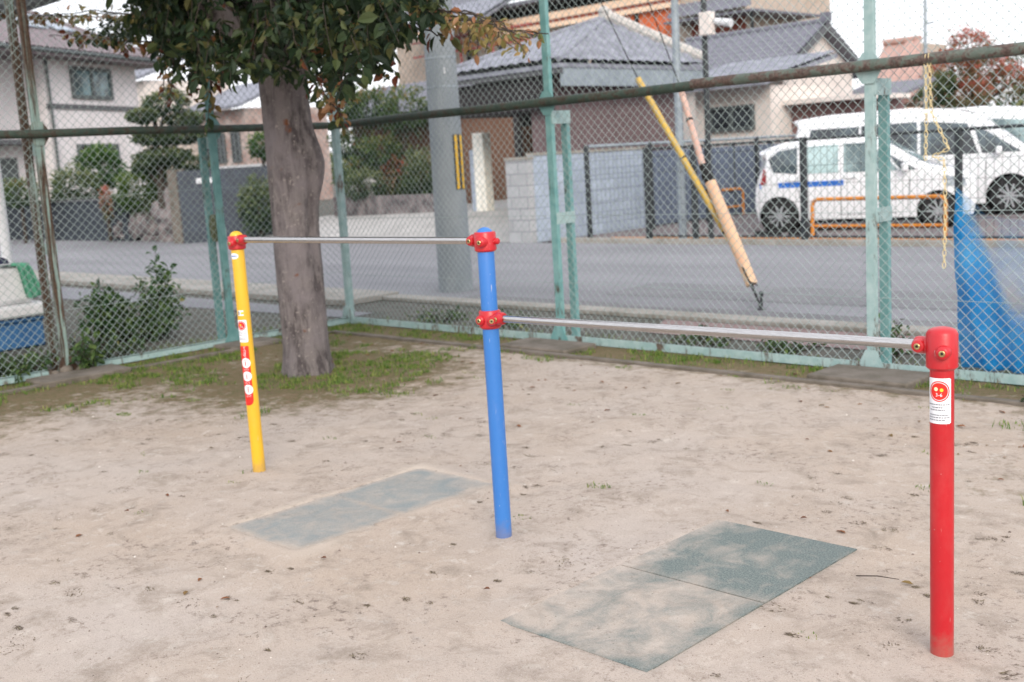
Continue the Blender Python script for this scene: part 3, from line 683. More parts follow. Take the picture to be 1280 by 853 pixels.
# blue sheet tied to the outside of the fence
def tarp():
    mb = MB(); nx, nz = 70, 46; vs = []; th = []
    x0 = -2.85; x1 = -.9
    for j in range(nz + 1):
        for i in range(nx + 1):
            u = i / nx; v = j / nz; x = x0 + (x1 - x0) * u
            top = 1.14 - .20 * min(1, (x - x0) / .16) + .02 * sin((x - x0) * 9) + .25 * max(0, (x - x0 - .5))
            z = .015 + (top - .015) * v
            fold = .045 * sin((x - x0) * 34 * (1 - .35 * v) + v * 5) * (1 - .5 * v) + .03 * noise.noise(V(x * 6, z * 4, 2)) + .16 * (1 - v) ** 3
            dg_ = (z - (1.0 - 2.3 * (x - x0))); th.append(max(0, min(.62, dg_ * 3)) * max(0, min(1, (z - .22) * 5)))
            vs.append((x + .02 * noise.noise(V(x * 5, z * 5, 8)) - (.04 if u == 0 else 0) * (1 - v), FT + .11 + fold, z))
    fs = [(j * (nx + 1) + i, j * (nx + 1) + i + 1, (j + 1) * (nx + 1) + i + 1, (j + 1) * (nx + 1) + i) for j in range(nz) for i in range(nx)]
    mb.at['thin'] = th; mb.add(vs, fs); o = mb.build('blue_tarp', M['tarp'], origin=(-1.9, FT + .15, 0), angle=180)
    m = o.modifiers.new('s', 'SOLIDIFY'); m.thickness = .002
    return tag(o, 'crumpled translucent blue plastic sheet tied to the outside of the right fence', 'tarp')
tarp()
# mossy glove on the left fence's outer post
mb = MB(); gx, gy, gz = FX0 - .135, 5.22, 1.03; q = []
mb.lathe([(.03, -.10), (.042, -.07), (.046, 0), (.040, .06), (.034, .10), (.02, .11)], (gx + .035, gy, gz), 14)
for k in range(4): mb.tube([(gx + .06, gy - .035 + k * .022, gz - .07), (gx + .06, gy - .04 + k * .025, gz - .12 - .01 * (k % 2))], [.013, .010], 8)
mb.tube([(gx + .05, gy + .04, gz + .02), (gx + .07, gy + .07, gz - .03)], [.013, .01], 8)
tag(mb.build('work_glove', M['glove'], origin=(gx, gy, gz)), 'mossy old work glove hung on the brace of the left fence', 'glove')

# white box on a blue box, outside the left fence
bp = V(-10.45, 4.0, 0); mb = MB()
t = thing('plastic_crate', (-10.75, 3.9, 0), 'blue plastic container standing outside the left fence under a white foam box', 'container')
mb.prism([(-11.3, 3.3, 0), (-10.52, 3.3, 0), (-10.52, 4.34, 0), (-11.3, 4.34, 0)], (0, 0, .27)); mb.build('body', M['bluebox'], t, bevel=.02)
mb = MB(); mb.box((-11.33, 3.27, .25), (-10.49, 4.37, .29)); mb.build('rim', M['bluebox'], t, bevel=.01)
t = thing('foam_box', (-10.75, 3.9, .29), 'white foam box with a thick lip stacked on the blue container', 'box')
mb = MB(); mb.box((-11.38, 3.2, .291), (-10.44, 4.40, .41)); mb.build('lid_rim', M['foam'], t, bevel=.03)
mb = MB(); mb.box((-11.30, 3.28, .40), (-10.52, 4.30, .76)); mb.build('body', M['foam'], t, bevel=.06)
# towel over its edge
def towel():
    mb = MB(); n, m_ = 16, 22; vs = []
    for j in range(m_ + 1):
        for i in range(n + 1):
            u = i / n - .5; v = j / m_; w = .10 + .09 * v
            if v < .35: p = V(-10.66 + v * .48, 4.10 + u * w + .3 * v, .775 + .012 * sin(u * 14))
            else:
                k = (v - .35) / .65; p = V(-10.485 + .02 * sin(u * 20), 4.205 + u * w + .08 * k, .765 - .30 * k + .01 * sin(u * 9))
            vs.append(p)
    fs = [(j * (n + 1) + i, j * (n + 1) + i + 1, (j + 1) * (n + 1) + i + 1, (j + 1) * (n + 1) + i) for j in range(m_) for i in range(n)]
    mb.add(vs, fs); o = mb.build('towel', M['cloth'], origin=(-10.5, 4.2, .77), angle=180); s_ = o.modifiers.new('s', 'SOLIDIFY'); s_.thickness = .006
    tag(o, 'green towel draped over the corner of the white foam box', 'towel')
towel()
t = thing('cap', (-10.62, 4.05, .79), 'small dark navy cap lying on the white foam box', 'cap')
mb = MB(); mb.lathe([(.075, 0), (.078, .02), (.065, .05), (.03, .068), (.005, .07)], (-10.62, 4.05, .782), 20); mb.build('crown', M['navy'], t)
mb = MB(); mb.prism([(-10.62 + .07 * cos(a) + .06, 4.05 + .07 * sin(a), .785) for a in [radians(q) for q in range(-80, 81, 20)]] + [(-10.60, 4.11, .785), (-10.60, 3.99, .785)], (0, 0, .006)); mb.build('brim', M['bwhite'], t)
# shelter with a grey roof at the far left
t = thing('garbage_shelter', (-11.6, 3.9, 0), 'grey flat canopy on a white post at the upper left beyond the fence', 'shelter')
mb = MB(); mb.tube([(-11.21, 4.35, 0), (-11.21, 4.35, 3.02)], .05, 16); mb.build('post', M['bwhite'], t)
mb = MB(); mb.tube([(-13.1, 1.2, 0), (-13.1, 1.2, 3.06)], .05, 16); mb.build('post', M['bwhite'], t)
mb = MB(); zc = onT(25, 12, 4.7).z; mb.box((-13.6, .6, zc), (-9.6, 4.70, zc + .08)); mb.build('roof', M['roofp'], t, bevel=.01)
mb = MB(); mb.box((-13.62, 4.702, zc - .03), (-9.58, 4.73, zc + .10)); mb.build('fascia', M['roofp'], t)

# ================================================================== MAIN TREE
tx, ty = -6.87, 4.73
tree = thing('cherry_tree', (tx, ty, 0), 'grey-trunked tree with turning leaves standing in the corner of the park', 'tree')
def trunk():
    mb = MB(); n = 40; zs = [-.2, -.02, .03, .10, .2, .35] + [.5 + .085 * i for i in range(22)]; vs = []; fs = []
    rad = lambda z: .160 + .035 * math.exp(-max(z, 0) / .10) + .008 * sin(z * 1.6) + (.03 * max(0, z - 1.75))
    for z in zs:
        for k in range(n):
            a = 2 * pi * k / n; r = rad(z)
            # burl on the side to the right of the view
            da = (a - radians(35) + pi) % (2 * pi) - pi; r += .090 * math.exp(-(da / .6) ** 2) * math.exp(-((z - 1.50) / .22) ** 2)
            da2 = (a - radians(10) + pi) % (2 * pi) - pi; r -= .035 * math.exp(-(da2 / .16) ** 2) * math.exp(-((z - 1.25) / .5) ** 2)
            r += .010 * noise.noise(V(cos(a) * 2.5, sin(a) * 2.5, z * 1.3)) + .006 * noise.noise(V(cos(a) * 8, sin(a) * 8, z * 3)) + .003 * noise.noise(V(cos(a) * 22, sin(a) * 22, z * 12))
            r += .02 * math.exp(-max(z, 0) / .08) * sin(a * 5 + 1)
            vs.append((tx + r * cos(a) + .01 * z * z * .3, ty + r * sin(a), z))
    for i in range(len(zs) - 1):
        for k in range(n): fs.append((i * n + k, i * n + (k + 1) % n, (i + 1) * n + (k + 1) % n, (i + 1) * n + k))
    fs.append(tuple(range((len(zs) - 1) * n, len(zs) * n)))
    mb.add(vs, fs); mb.build('trunk', M['bark'], tree, angle=180)
trunk()
limbs = []; twigs = []; L0 = MB(); LF = MB(); DRY = MB()
def branch(start, dirn, length, droop, r0, n=9):
    pts = [Vector(start)]; d = Vector(dirn).normalized()
    for i in range(n):
        d = (d + V(U(-.12, .12), U(-.12, .12), U(-.08, .08) - droop * (i / n))).normalized()
        pts.append(pts[-1] + d * length / n)
    return pts
def leaves_on(pts, mb, per, size, dry=0, hang=.5):
    for a, b in zip(pts, pts[1:]):
        k = int(per * (b - a).length) + (1 if R() < (per * (b - a).length) % 1 else 0)
        for _ in range(k):
            p = a.lerp(b, R()) + rdir() * .02
            d = rdir(-hang); L = size * U(.55, 1.35); leaf(mb, p + d * .02, d, rdir(1.0), L, L * U(.45, .58), min(1, max(.002, R() * (.85 if R() > .1 else 1.0) + dry)), .22)
fork = V(tx + .02, ty, 2.35)
# main limbs
for k in range(7):
    a = 2 * pi * k / 7 + U(-.25, .25); el = U(.55, 1.1)
    pts = branch(fork + V(cos(a) * .08, sin(a) * .08, -.12), (cos(a) * cos(el), sin(a) * cos(el), sin(el)), U(1.9, 2.6), .10, .09)
    rs = [.10 * (1 - .085 * i) for i in range(len(pts))]; mb = MB(); mb.tube(pts, rs, 10); mb.build('limb', M['bark'], tree); limbs.append(pts)
mb = MB(); pts = branch(fork + V(0, 0, -.1), (0, 0, 1), 2.6, 0, .11); mb.tube(pts, [.12 * (1 - .09 * i) for i in range(len(pts))], 10); mb.build('limb', M['bark'], tree); limbs.append(pts)
TW = MB()
for pts in limbs:
    for i in range(1, len(pts)):
        for _ in range(9):
            a = U(0, 2 * pi); outd = (pts[i] - V(tx, ty, pts[i].z)); outd = outd.normalized() if outd.length > .1 else V(cos(a), sin(a), 0)
            d = (outd * .7 + V(cos(a), sin(a), 0) * .9 + V(0, 0, U(-.15, .5)))
            tp = branch(pts[i], d, U(.7, 1.35), .32, .01, 6)
            mz = min(q.z for q in tp); rr = sqrt((tp[-1].x - tx) ** 2 + (tp[-1].y - ty) ** 2)
            if mz < 2.42 + .62 * max(0, rr - .8): continue
            if (tp[-1].x < tx - 1.2 and R() < .35) or (tp[-1].x > tx + 1.25 and R() < .5): continue
            TW.tube(tp, [.012 - .0016 * j for j in range(len(tp))], 4); leaves_on(tp, LF, 46, .092)
# inner low skirt of leaves around the fork: what the frame shows
def strand(pix, T, per=60, dry=0, size=.088, mbl=None, r=.006):
    pts = [onT(u, v, T) for u, v in pix]; fine = []
    for a, b in zip(pts, pts[1:]):
        for k in range(4): fine.append(a.lerp(b, k / 4) + rdir() * .012)
    fine.append(pts[-1]); TW.tube(fine, [r * (1 - .6 * i / len(fine)) for i in range(len(fine))], 4); leaves_on(fine, mbl or LF, per, size, dry, .8)
T0 = ty
random.seed(11)
# crown underside: drooping twigs with their lowest point following the crown's lower outline
prof = [(150, 10), (185, 70), (205, 100), (225, 118), (250, 112), (270, 130), (300, 108), (325, 112), (345, 118), (372, 120), (400, 120), (420, 138), (440, 128), (455, 106), (480, 96), (500, 84), (522, 58), (545, 30), (565, 5)]
def low(u):
    for (a, b), (c, d) in zip(prof, prof[1:]):
        if a <= u <= c: return b + (d - b) * (u - a) / (c - a)
    return 0
for _ in range(340):
    u = U(160, 562); T = ty + U(-1.0, .9)
    vb = low(u) - 14 - (abs(R() - R()) * 95); e = onT(u, vb, T); 
    s0 = e + V((tx - e.x) * U(.1, .35), (ty - e.y) * U(.1, .35), U(.25, .6)); m_ = s0.lerp(e, .5) + V(U(-.05, .05), U(-.05, .05), .06)
    if 340 < u < 410 and vb > 95 and T > ty - .3: continue
    tp = [s0, s0.lerp(m_, .5) + V(0, 0, .02), m_, m_.lerp(e, .5) + V(0, 0, .015), e]
    TW.tube([q + rdir() * .012 for q in tp], [.0035, .003, .0025, .002, .0012], 4); leaves_on(tp, LF, 42, .085, hang=.7)

strand([(200, 40), (160, 48), (130, 52), (95, 46), (60, 44), (70, 50)], ty - .1, 0.01, .45, .08)
strand([(225, 50), (190, 52), (165, 54), (140, 50), (105, 46), (85, 42)], ty - .1, 44, .5, .08)
strand([(262, 70), (262, 100), (264, 125), (262, 152)], ty - .5, 60, .35, .075)
strand([(210, 85), (212, 105), (215, 120)], ty + .3, 60, .6, .08)
strand([(235, 90), (240, 112), (238, 124)], ty + .3, 50, .6, .08)
strand([(400, 90), (412, 120), (425, 145), (428, 160)], ty - .4, 60, .35, .08)
strand([(395, 100), (400, 122), (418, 132)], ty - .3, 60, .5, .08)


strand([(520, 30), (545, 45), (560, 40), (552, 30)], ty - .4, 50, .5, .08)
strand([(440, 60), (470, 78), (495, 90)], ty - .5, 60, .4, .08)
D_ = dict(mbl=DRY)
for k in range(3): strand([(190, 20 + 3 * k), (150, 16), (110, 14 + 4 * k), (70, 20), (30, 16 + 3 * k), (-20, 14)], ty - .3 + .15 * k, 22, 0, .065, **D_)
strand([(225, 50), (190, 52), (165, 54), (140, 50), (105, 46), (85, 42)], ty - .2, 44, .0, .06, **D_)
for k in range(7):
    q = U(-8, 12); strand([(230, 18 + q), (195, 22 + q), (160, 26 + q + U(-6, 8)), (U(112, 140), 30 + q + U(-4, 14))], ty - .4 + .15 * k, 34, 0, .075, mbl=LF)
for k in range(9):
    o1 = U(-14, 12); strand([(515, 6 + o1), (550, 18 + o1), (590, 24 + o1 + U(-6, 6)), (625, 34 + o1 * .8), (U(640, 690), U(40, 72))], ty - .6 + .12 * k, 34, 0, .052, **D_)
for k in range(5): u0 = U(560, 640); strand([(u0, 22), (u0 + 8, 40), (u0 + 6, U(52, 70))], ty - .5 + .1 * k, 50, 0, .05, **D_)
strand([(395, 95), (405, 115), (420, 135), (426, 150)], ty - .5, 80, 0, .06, **D_)
strand([(410, 100), (425, 118), (440, 124)], ty - .5, 60, 0, .06, **D_)
for u0 in (205, 214, 262, 266): strand([(u0, 70), (u0 + 3, 95), (u0 - 2, 118)], ty - .5, 40, 0, .055, **D_)
DRY.build('turning_leaves', M['leafdry'], tree, smooth=False)
TW.build('twigs', M['twig'], tree)
LF.build('crown', M['leaf'], tree, smooth=False)
# small pink tag of leaves: skipped; bark ties none

# ================================================================== PLANTS BY THE FENCE
def plant(name, base, h, rad, nst, mat, label, cat='plant', leafL=.06, per=60, lean=0):
    t = thing(name, base, label, cat); S_ = MB(); F = MB(); b = Vector(base)
    for _ in range(nst):
        a = U(0, 2 * pi); q = sqrt(R()) * rad; top = b + V(cos(a) * q, sin(a) * q, h * U(.45, 1) * (1 - .35 * (q / rad) ** 2))
        s0 = b + V(cos(a) * q * .35, sin(a) * q * .35, 0); pts = [s0.lerp(top, k / 5) + rdir() * .015 for k in range(6)]
        S_.tube(pts, [.005 - .0007 * k for k in range(6)], 4)
        leaves_on(pts[1:], F, per, leafL, hang=.0)
    S_.build('stem', M['twig'], t); F.build('foliage', mat, t, smooth=False); return t
plant('shrub', (-9.9, 4.95, 0), .62, .60, 60, M['weed'], 'loose dark green shrub growing outside the left fence beside the rusty post', leafL=.07, per=62)
plant('shrub', (-9.15, 4.25, 0), .26, .42, 34, M['weed'], 'low weedy green clump at the foot of the left fence under the shrub', leafL=.05, per=60)
for (u, v, hh, lab) in ((180, 395, .66, 'thin sapling rising highest out of the green shrub outside the left fence'), (112, 430, .50, 'leafy shoot on the left side of the shrub by the rusty post')):
    g = V(-9.95 if u > 150 else -9.75, 5.25 if u > 150 else 4.5, 0); plant('sapling', g, hh * 1.25, .14, 9, M['shrubl'], lab, leafL=.085, per=46)
plant('weed_clump', (-9.0, 3.35, 0), .24, .45, 60, M['weed'], 'dense green weeds below the blue container outside the left fence', leafL=.045, per=70)
plant('weed_clump', (-8.62, 3.84, 0), .34, .10, 12, M['weed'], 'tall weed growing up against the rusty left fence post', leafL=.06, per=50)
plant('weed_clump', (-3.45, 7.05, 0), .30, .20, 10, M['weed'], 'sparse weed outside the right fence beside the blue sheet', leafL=.05, per=40)
plant('weed_clump', (-2.0, 6.25, 0), .10, .35, 40, M['weed'], 'low weeds along the fence behind the red post', leafL=.04, per=60)

random.seed(77)
for x_ in (-7.9, -7.0, -4.9, -4.2, -1.2):
    plant('weed_clump', (x_, 6.95, 0), .13, .32, 26, M['weed'], {-7.9: 'low weeds outside the fence nearest the corner post', -7.0: 'low weeds outside the fence left of the blue post', -4.9: 'low weeds outside the fence under the right-hand bar', -4.2: 'low weeds outside the fence left of the pale fence post', -1.2: 'low weeds outside the fence behind the blue sheet'}[x_], leafL=.04, per=50)
# grass, pebbles, dead leaves
random.seed(5)
def grass():
    mb = MB()
    def blade(x, y, h, w):
        z = sand_h(x, y) if (x < 1.6 and y > .6) else 0
        a = U(0, 2 * pi); l = U(.2, .9) * h; b = V(x, y, z - .004); s_ = V(-sin(a), cos(a), 0) * w; m_ = b + V(cos(a) * l * .35, sin(a) * l * .35, h * .6); t_ = b + V(cos(a) * l, sin(a) * l, h * U(.75, 1))
        mb.add([b - s_, b + s_, m_ + s_ * .8, m_ - s_ * .8, t_], [(0, 1, 2, 3), (3, 2, 4)], max(.002, R()))
    cl = 0; tries = 0
    while cl < 900 and tries < 60000:
        tries += 1; x = U(-8.6, 1.2); y = U(2.6, 6.45); w = moss_w(x, y); nn = noise.noise(V(x * 1.6, y * 1.6, 2)) + .5 * noise.noise(V(x * 5, y * 5, 4))
        if w < .25 or nn + (w - .5) * .8 < .16 or sqrt((x - tx) ** 2 + (y - ty) ** 2) < .22: continue
        if R() > w: continue
        cl += 1; rr = U(.03, .10)
        for _ in range(int(U(14, 40))):
            q = rr * sqrt(R()); a = U(0, 2 * pi); blade(x + q * cos(a), y + q * sin(a), U(.012, .045), U(.0015, .0035))
    # scattered little tufts on the open sand
    for _ in range(46):
        x = U(-7, 0.6); y = U(4.0, 5.9) if R() < .75 else U(2.2, 4)
        if not (-8 < x < .8): continue
        for _ in range(int(U(8, 22))):
            q = .05 * sqrt(R()); a = U(0, 2 * pi); blade(x + q * cos(a), y + q * sin(a) * .6, U(.006, .02), U(.0012, .0025))
    for (u, v, k) in ((748, 607, 60), (915, 470, 50), (780, 460, 60), (1165, 610, 30), (155, 518, 90), (240, 500, 70), (130, 500, 60), (490, 490, 40), (990, 484, 40), (310, 590, 10)):
        g = G(u, v)
        for _ in range(k): q = .07 * sqrt(R()); a = U(0, 2 * pi); blade(g.x + q * cos(a), g.y + q * sin(a) * .6, U(.008, .022), U(.0015, .003))
    # ragged growth along both bottom rails
    for _ in range(5200):
        if R() < .6: x = U(-8.6, 1.2); y = U(6.15, 6.9); d_ = noise.noise(V(x * 1.3, y * 2, 7))
        else: x = U(-9.3, -8.4); y = U(2.8, 6.5); d_ = noise.noise(V(x * 1.3, y * 1.3, 7)) + .1
        if d_ < -.05: continue
        blade(x, y, U(.015, .06), U(.0015, .003))
    tag(mb.build('grass', M['grass'], smooth=False), 'short patchy green grass around the tree and along the fences', 'grass', kind='stuff')
grass()
def dry():
    mb = MB()
    for _ in range(650):
        x = U(-6.5, .8); y = U(1.2, 5.9)
        if noise.noise(V(x * 1.2, y * 1.2, 13)) < (-.05 if y > 2.5 else -.2): continue
        if any(a < x < b and c < y < d for a, b, c, d in ((-4.2, -3.5, 2.25, 3.5), (-2.5, -1.85, 2.3, 3.6))): continue
        rr = U(.008, .04) if R() < .85 else U(.03, .07); asp = U(.3, 1); wd = U(0, 6.3)
        for _ in range(int(U(6, 34))):
            q = rr * sqrt(R()); a = U(0, 2 * pi); p = V(x + q * cos(a), y + q * sin(a) * asp, 0); p.z = sand_h(p.x, p.y) + .0015
            th_ = wd + U(-.9, .9); d = V(cos(th_), sin(th_), U(0, .12)) * U(.006, .024); s_ = V(-d.y, d.x, 0).normalized() * U(.0009, .0022)
            mb.add([p - s_, p + s_, p + d], [(0, 1, 2)], max(.002, R()))
    tag(mb.build('dead_grass', M['dry'], smooth=False), 'small wisps of dead brown grass on the sand', 'dead grass', kind='stuff')
dry()
def pebbles():
    mb = MB()
    for _ in range(4200):
        x = U(-7.5, 1.0); y = U(.9, 5.9); r = .0012 + .0055 * R() ** 4
        if r > .004 and R() < .3: continue
        z = sand_h(x, y); an = U(0, 6.3)
        vs = [(x + r * U(.7, 1.2) * cos(an + t), y + r * U(.7, 1.2) * sin(an + t), z) for t in (0, 1.26, 2.5, 3.77, 5.03)] + [(x, y, z + r * U(.6, 1.1))]
        mb.add(vs, [(i, (i + 1) % 5, 5) for i in range(5)], max(.002, R()))
    tag(mb.build('gravel', M['pebble'], angle=60), 'small pebbles scattered over the sand', 'gravel', kind='stuff')
pebbles()
def litter():
    mb = MB()
    for _ in range(420):
        x = U(-8.4, 1); y = U(1.3, 6.3) if R() < .35 else U(5.0, 6.45)
        if noise.noise(V(x, y, 3)) < -.1: continue
        z = sand_h(x, y) + .003; a = U(0, 6.3); L = U(.012, .045); leaf(mb, (x, y, z), (cos(a), sin(a), U(0, .25)), (U(-.3, .3), U(-.3, .3), 1), L, L * U(.35, .55), R(), .2)
    for (u, v) in ((156, 641), (1000, 650), (604, 739), (401, 700), (1048, 905)):
        g = G(u, v); leaf(mb, (g.x, g.y, .006), (1, .3, .3), (0, 0, 1), .028, .016, .1, .3)
    tag(mb.build('fallen_leaves', M['fallen'], smooth=False), 'small fallen brown leaves scattered on the sand', 'fallen leaves', kind='stuff')
litter()
g = G(1070, 722); g2 = G(1124, 727); mb = MB(); mb.tube([g + V(0, 0, .006), g.lerp(g2, .5) + V(0, 0, .012), g2 + V(0, 0, .007)], [.0022, .002, .0012], 6)
tag(mb.build('stick', M['twig'], origin=g), 'thin dry stick lying on the sand beside the dark mat', 'stick')

# ================================================================== ROADSIDE POLES
t = thing('utility_pole', (-9.61, 8.75, 0), 'thick grey concrete utility pole beside the road with a yellow and black guard', 'utility pole')
mb = MB(); mb.lathe([(.20, -.1), (.198, 0)] + [(.198 - .009 * z, z) for z in (1, 2, 3, 4, 6, 8, 11)], (-9.61, 8.75, 0), 40); mb.build('pole', M['conc'], t, angle=60)
mb = MB()
for z in (2.02, 2.30, 2.62): mb.lathe([(.198 - .009 * z + .003, z - .008), (.198 - .009 * z + .004, z), (.198 - .009 * z + .003, z + .008)], (-9.61, 8.75, 0), 40)
mb.build('steel_band', M['galv'], t)
def curved(mb, cx, cy, r, a0, a1, z0, z1, n=6, th=.006):
    for k in range(n):
        b0 = a0 + (a1 - a0) * k / n; b1 = a0 + (a1 - a0) * (k + 1) / n
        mb.prism([(cx + r * cos(b0), cy + r * sin(b0), z0), (cx + r * cos(b1), cy + r * sin(b1), z0), (cx + r * cos(b1), cy + r * sin(b1), z1), (cx + r * cos(b0), cy + r * sin(b0), z1)], (th * cos(b0), th * sin(b0), 0))
mb = MB(); ca = atan2(-8.75, 9.61)
curved(mb, -9.61, 8.75, .188, ca + .42, ca + 1.6, 1.16, 1.77); mb.build('guard_sheet', M['blk'], t)
for off in (.50, .90):
    mb = MB(); curved(mb, -9.61, 8.75, .195, ca + off, ca + off + .17, 1.165, 1.765, 3); mb.build('guard_stripe', M['yell2'] if 0 else M['yellow'], t)
mb = MB(); mb.prism([(-9.61 + .180 * cos(ca + q), 8.75 + .180 * sin(ca + q), z) for q, z in ((.15, 2.44), (.24, 2.44), (.24, 2.50), (.15, 2.50))], (.004 * cos(ca), .004 * sin(ca), 0)); mb.build('number_plate', M['bwhite'], t)

# guy wires with their guard tubes, running from the anchor up to the utility pole
anc = G(952, 388); ptop1 = V(-9.61, 8.75, 7.0)
def guy(p_pix, name, label, segs, topz):
    t_ = thing(name, anc, label, 'guy wire')
    return t_
ya, yb = A(912, 300, 10.75), A(797, 98, 11.15)
pa, pc = A(940, 356, 10.42), A(886, 216, 10.9); pd = A(850, 108, 11.3)
t = thing('guy_wire', anc, 'wire stay in a thick faded orange sleeve with a black joint at its middle', 'guy wire')
mb = MB(); mb.tube([anc + V(.0, 0, 0), pa], .012, 8); mb.tube([anc + V(-.05, .02, .22), pa + V(-.03, 0, .03)], .006, 6); mb.tube([pd, V(-9.4, 8.8, 9.5)], .006, 6); mb.build('cable', M['black'], t)
mb = MB(); mb.lathe([(.012, -.02), (.012, .12), (.02, .13), (.02, .16), (.010, .17)], anc, 10); mb.lathe([(.04, 0), (.035, .015), (.012, .02)], anc, 12); mb.build('anchor_rod', M['blk'], t)
mb = MB(); mid = pa.lerp(A(888, 228, 10.86), 1); mb.tube([pa, pa.lerp(mid, .5), mid], [.056, .058, .054], 20); mb.build('sleeve', M['pink'], t)
mb = MB(); m2 = A(878, 206, 10.9); mb.tube([mid, m2], [.05, .036], 14); mb.tube([mid.lerp(m2, .2), mid.lerp(m2, .5)], .056, 14); mb.build('joint_wrap', M['black'], t)
mb = MB(); mb.tube([m2, m2.lerp(pd, .5), pd], [.032, .031, .030], 14); mb.build('upper_sleeve', M['pink2'], t)
mb = MB(); k_ = m2.lerp(pd, .55); mb.tube([k_, k_.lerp(pd, .06)], .035, 14); mb.build('tie', M['black'], t)
t = thing('guy_wire', anc + V(-.1, .15, 0), 'wire stay in a thin yellow guard tube crossing in front of the grey steel pole', 'guy wire')
mb = MB(); mb.tube([anc + V(-.06, .1, 0), ya], .008, 8); mb.tube([yb, V(-9.45, 8.75, 7.0)], .006, 6); mb.build('cable', M['black'], t)
mb = MB(); mb.tube([ya, ya.lerp(yb, .5), yb], .030, 16); mb.build('guard_tube', M['yell2'], t)
mb = MB()
for q in (.04, .5): a_ = ya.lerp(yb, q); mb.tube([a_, a_.lerp(yb, .015)], .034, 14)
mb.build('tie', M['black'], t)
a_ = A(940, 356, 10.42)
# slim steel poles at the car park
sp = onT(854, 300, 14.62); t = thing('steel_pole', (sp.x, 14.62, 0), 'tall pale galvanised steel pole at the corner of the car park fence', 'pole')
mb = MB(); mb.lathe([(.065, -.05), (.062, 2), (.058, 4.5), (.055, 7)], (sp.x, 14.62, 0), 20); mb.build('pole', M['galv'], t)
mb = MB(); mb.lathe([(.10, 0), (.10, .02), (.07, .03)], (sp.x, 14.62, 0.005), 20); mb.build('base_plate', M['galv'], t)
sp2 = onT(889, 300, 14.9); t = thing('steel_pole', (sp2.x, 14.9, 0), 'dark slim pole carrying a pale meter box and a white lamp near the car park', 'pole')
mb = MB(); mb.lathe([(.045, -.05), (.045, 3.9)], (sp2.x, 14.9, 0), 16); mb.build('pole', M['blk'], t)
bx_ = onT(886, 30, 14.8); mb = MB(); mb.box((bx_.x - .10, 14.68, bx_.z - .17), (bx_.x + .10, 14.82, bx_.z + .17)); mb.build('meter_box', M['cream'], t, bevel=.01)
lm = onT(902, 28, 14.8); mb = MB(); mb.tube([lm + V(-.12, 0, .03), lm + V(.16, .02, -.03)], [.05, .062], 14); mb.build('lamp', M['bwhite'], t)
sp3 = A(1157, 200, 28); t = thing('antenna_mast', (sp3.x, sp3.y, 0), 'thin grey mast standing behind the parked vans', 'mast')
mb = MB(); mb.lathe([(.055, 0), (.04, 4.6), (.015, 4.75)], (sp3.x, sp3.y, 0), 10); mb.build('mast', M['galv'], t)
mb = MB(); mb.tube([(sp3.x - .02, sp3.y, 4.1), (sp3.x + .22, sp3.y, 4.1)], .02, 6); mb.build('bracket', M['galv'], t)

# black mesh fence along the car park
bf = thing('mesh_fence', (-11.2, 14.4, 0), 'low black mesh fence between the road and the parked cars', 'fence')
def bmesh_panel(mb, a, b, z0, z1, d=.10, r=.003):
    a = Vector(a); b = Vector(b); L = (b - a).length; n = int(L / d); dv = (b - a) / max(n, 1)
    for i in range(n + 1): p = a + dv * i; mb.tube([V(p.x, p.y, z0), V(p.x, p.y, z1)], r, 4, cap=False)
    for k in range(int((z1 - z0) / .25) + 1): z = z0 + .25 * k; mb.tube([V(a.x, a.y, z), V(b.x, b.y, z)], r, 4, cap=False)
px_ = [-11.15, -10.25, -8.37, -6.15, -4.0, -1.8, .4]
for x in px_:
    mb = MB(); mb.box((x - .04, 14.36, 0), (x + .04, 14.44, 1.52)); mb.build('post', M['blk'], bf, bevel=.005)
mb = MB(); mb.tube([(-11.15, 14.4, 1.49), (.4, 14.4, 1.49)], .022, 10); mb.tube([(-11.15, 14.4, .12), (.4, 14.4, .12)], .018, 8); mb.build('rail', M['blk'], bf)
mb = MB(); bmesh_panel(mb, (-11.1, 14.4, 0), (.4, 14.4, 0), .12, 1.49); mb.build('mesh_panel', M['blk'], bf, smooth=False)
bf2 = thing('mesh_fence', (-12.9, 18.5, 0), 'black mesh fence with a pale top rail running back beside the grey block wall', 'fence')
for y in (15.1, 16.9, 18.7, 20.5, 22.3, 24.1):
    mb = MB(); mb.box((-13.03, y - .035, 0), (-12.96, y + .035, 1.62)); mb.build('post', M['blk'], bf2, bevel=.005)
mb = MB(); mb.tube([(-13.0, 15.1, 1.60), (-13.0, 24.1, 1.60)], .028, 10); mb.build('rail', M['galv'], bf2)
mb = MB(); bmesh_panel(mb, (-13.0, 15.1, 0), (-13.0, 24.1, 0), .1, 1.58, .12); mb.build('mesh_panel', M['blk'], bf2, smooth=False)

# orange tubular guards
def guard(x0, y0, dx, dy, w, h, label):
    d = V(dx, dy, 0).normalized(); t_ = thing('barrier', (x0, y0, 0), label, 'barrier', 'orange tubular barriers in the car park')
    a = V(x0, y0, 0); b = a + d * w; r = .10; pts = [a]
    for q in range(0, 91, 15): pts.append(a + d * (r - r * cos(radians(q))) + V(0, 0, h - r + r * sin(radians(q))))
    for q in range(90, -1, -15): pts.append(b - d * (r - r * cos(radians(q))) + V(0, 0, h - r + r * sin(radians(q))))
    pts.append(b); mb = MB(); mb.tube(pts, .028, 12); mb.build('hoop', M['orange'], t_)
    mb = MB(); mb.tube([a + V(0, 0, h * .34), b + V(0, 0, h * .34)], .022, 10); mb.build('crossbar', M['orange'], t_)
g0 = G(1016, 300); g1 = G(1182, 300)
guard(g0.x, g0.y, g1.x - g0.x, g1.y - g0.y, (g1 - g0).length, .60, 'orange tubular barrier in front of the white car with the blue stripe')
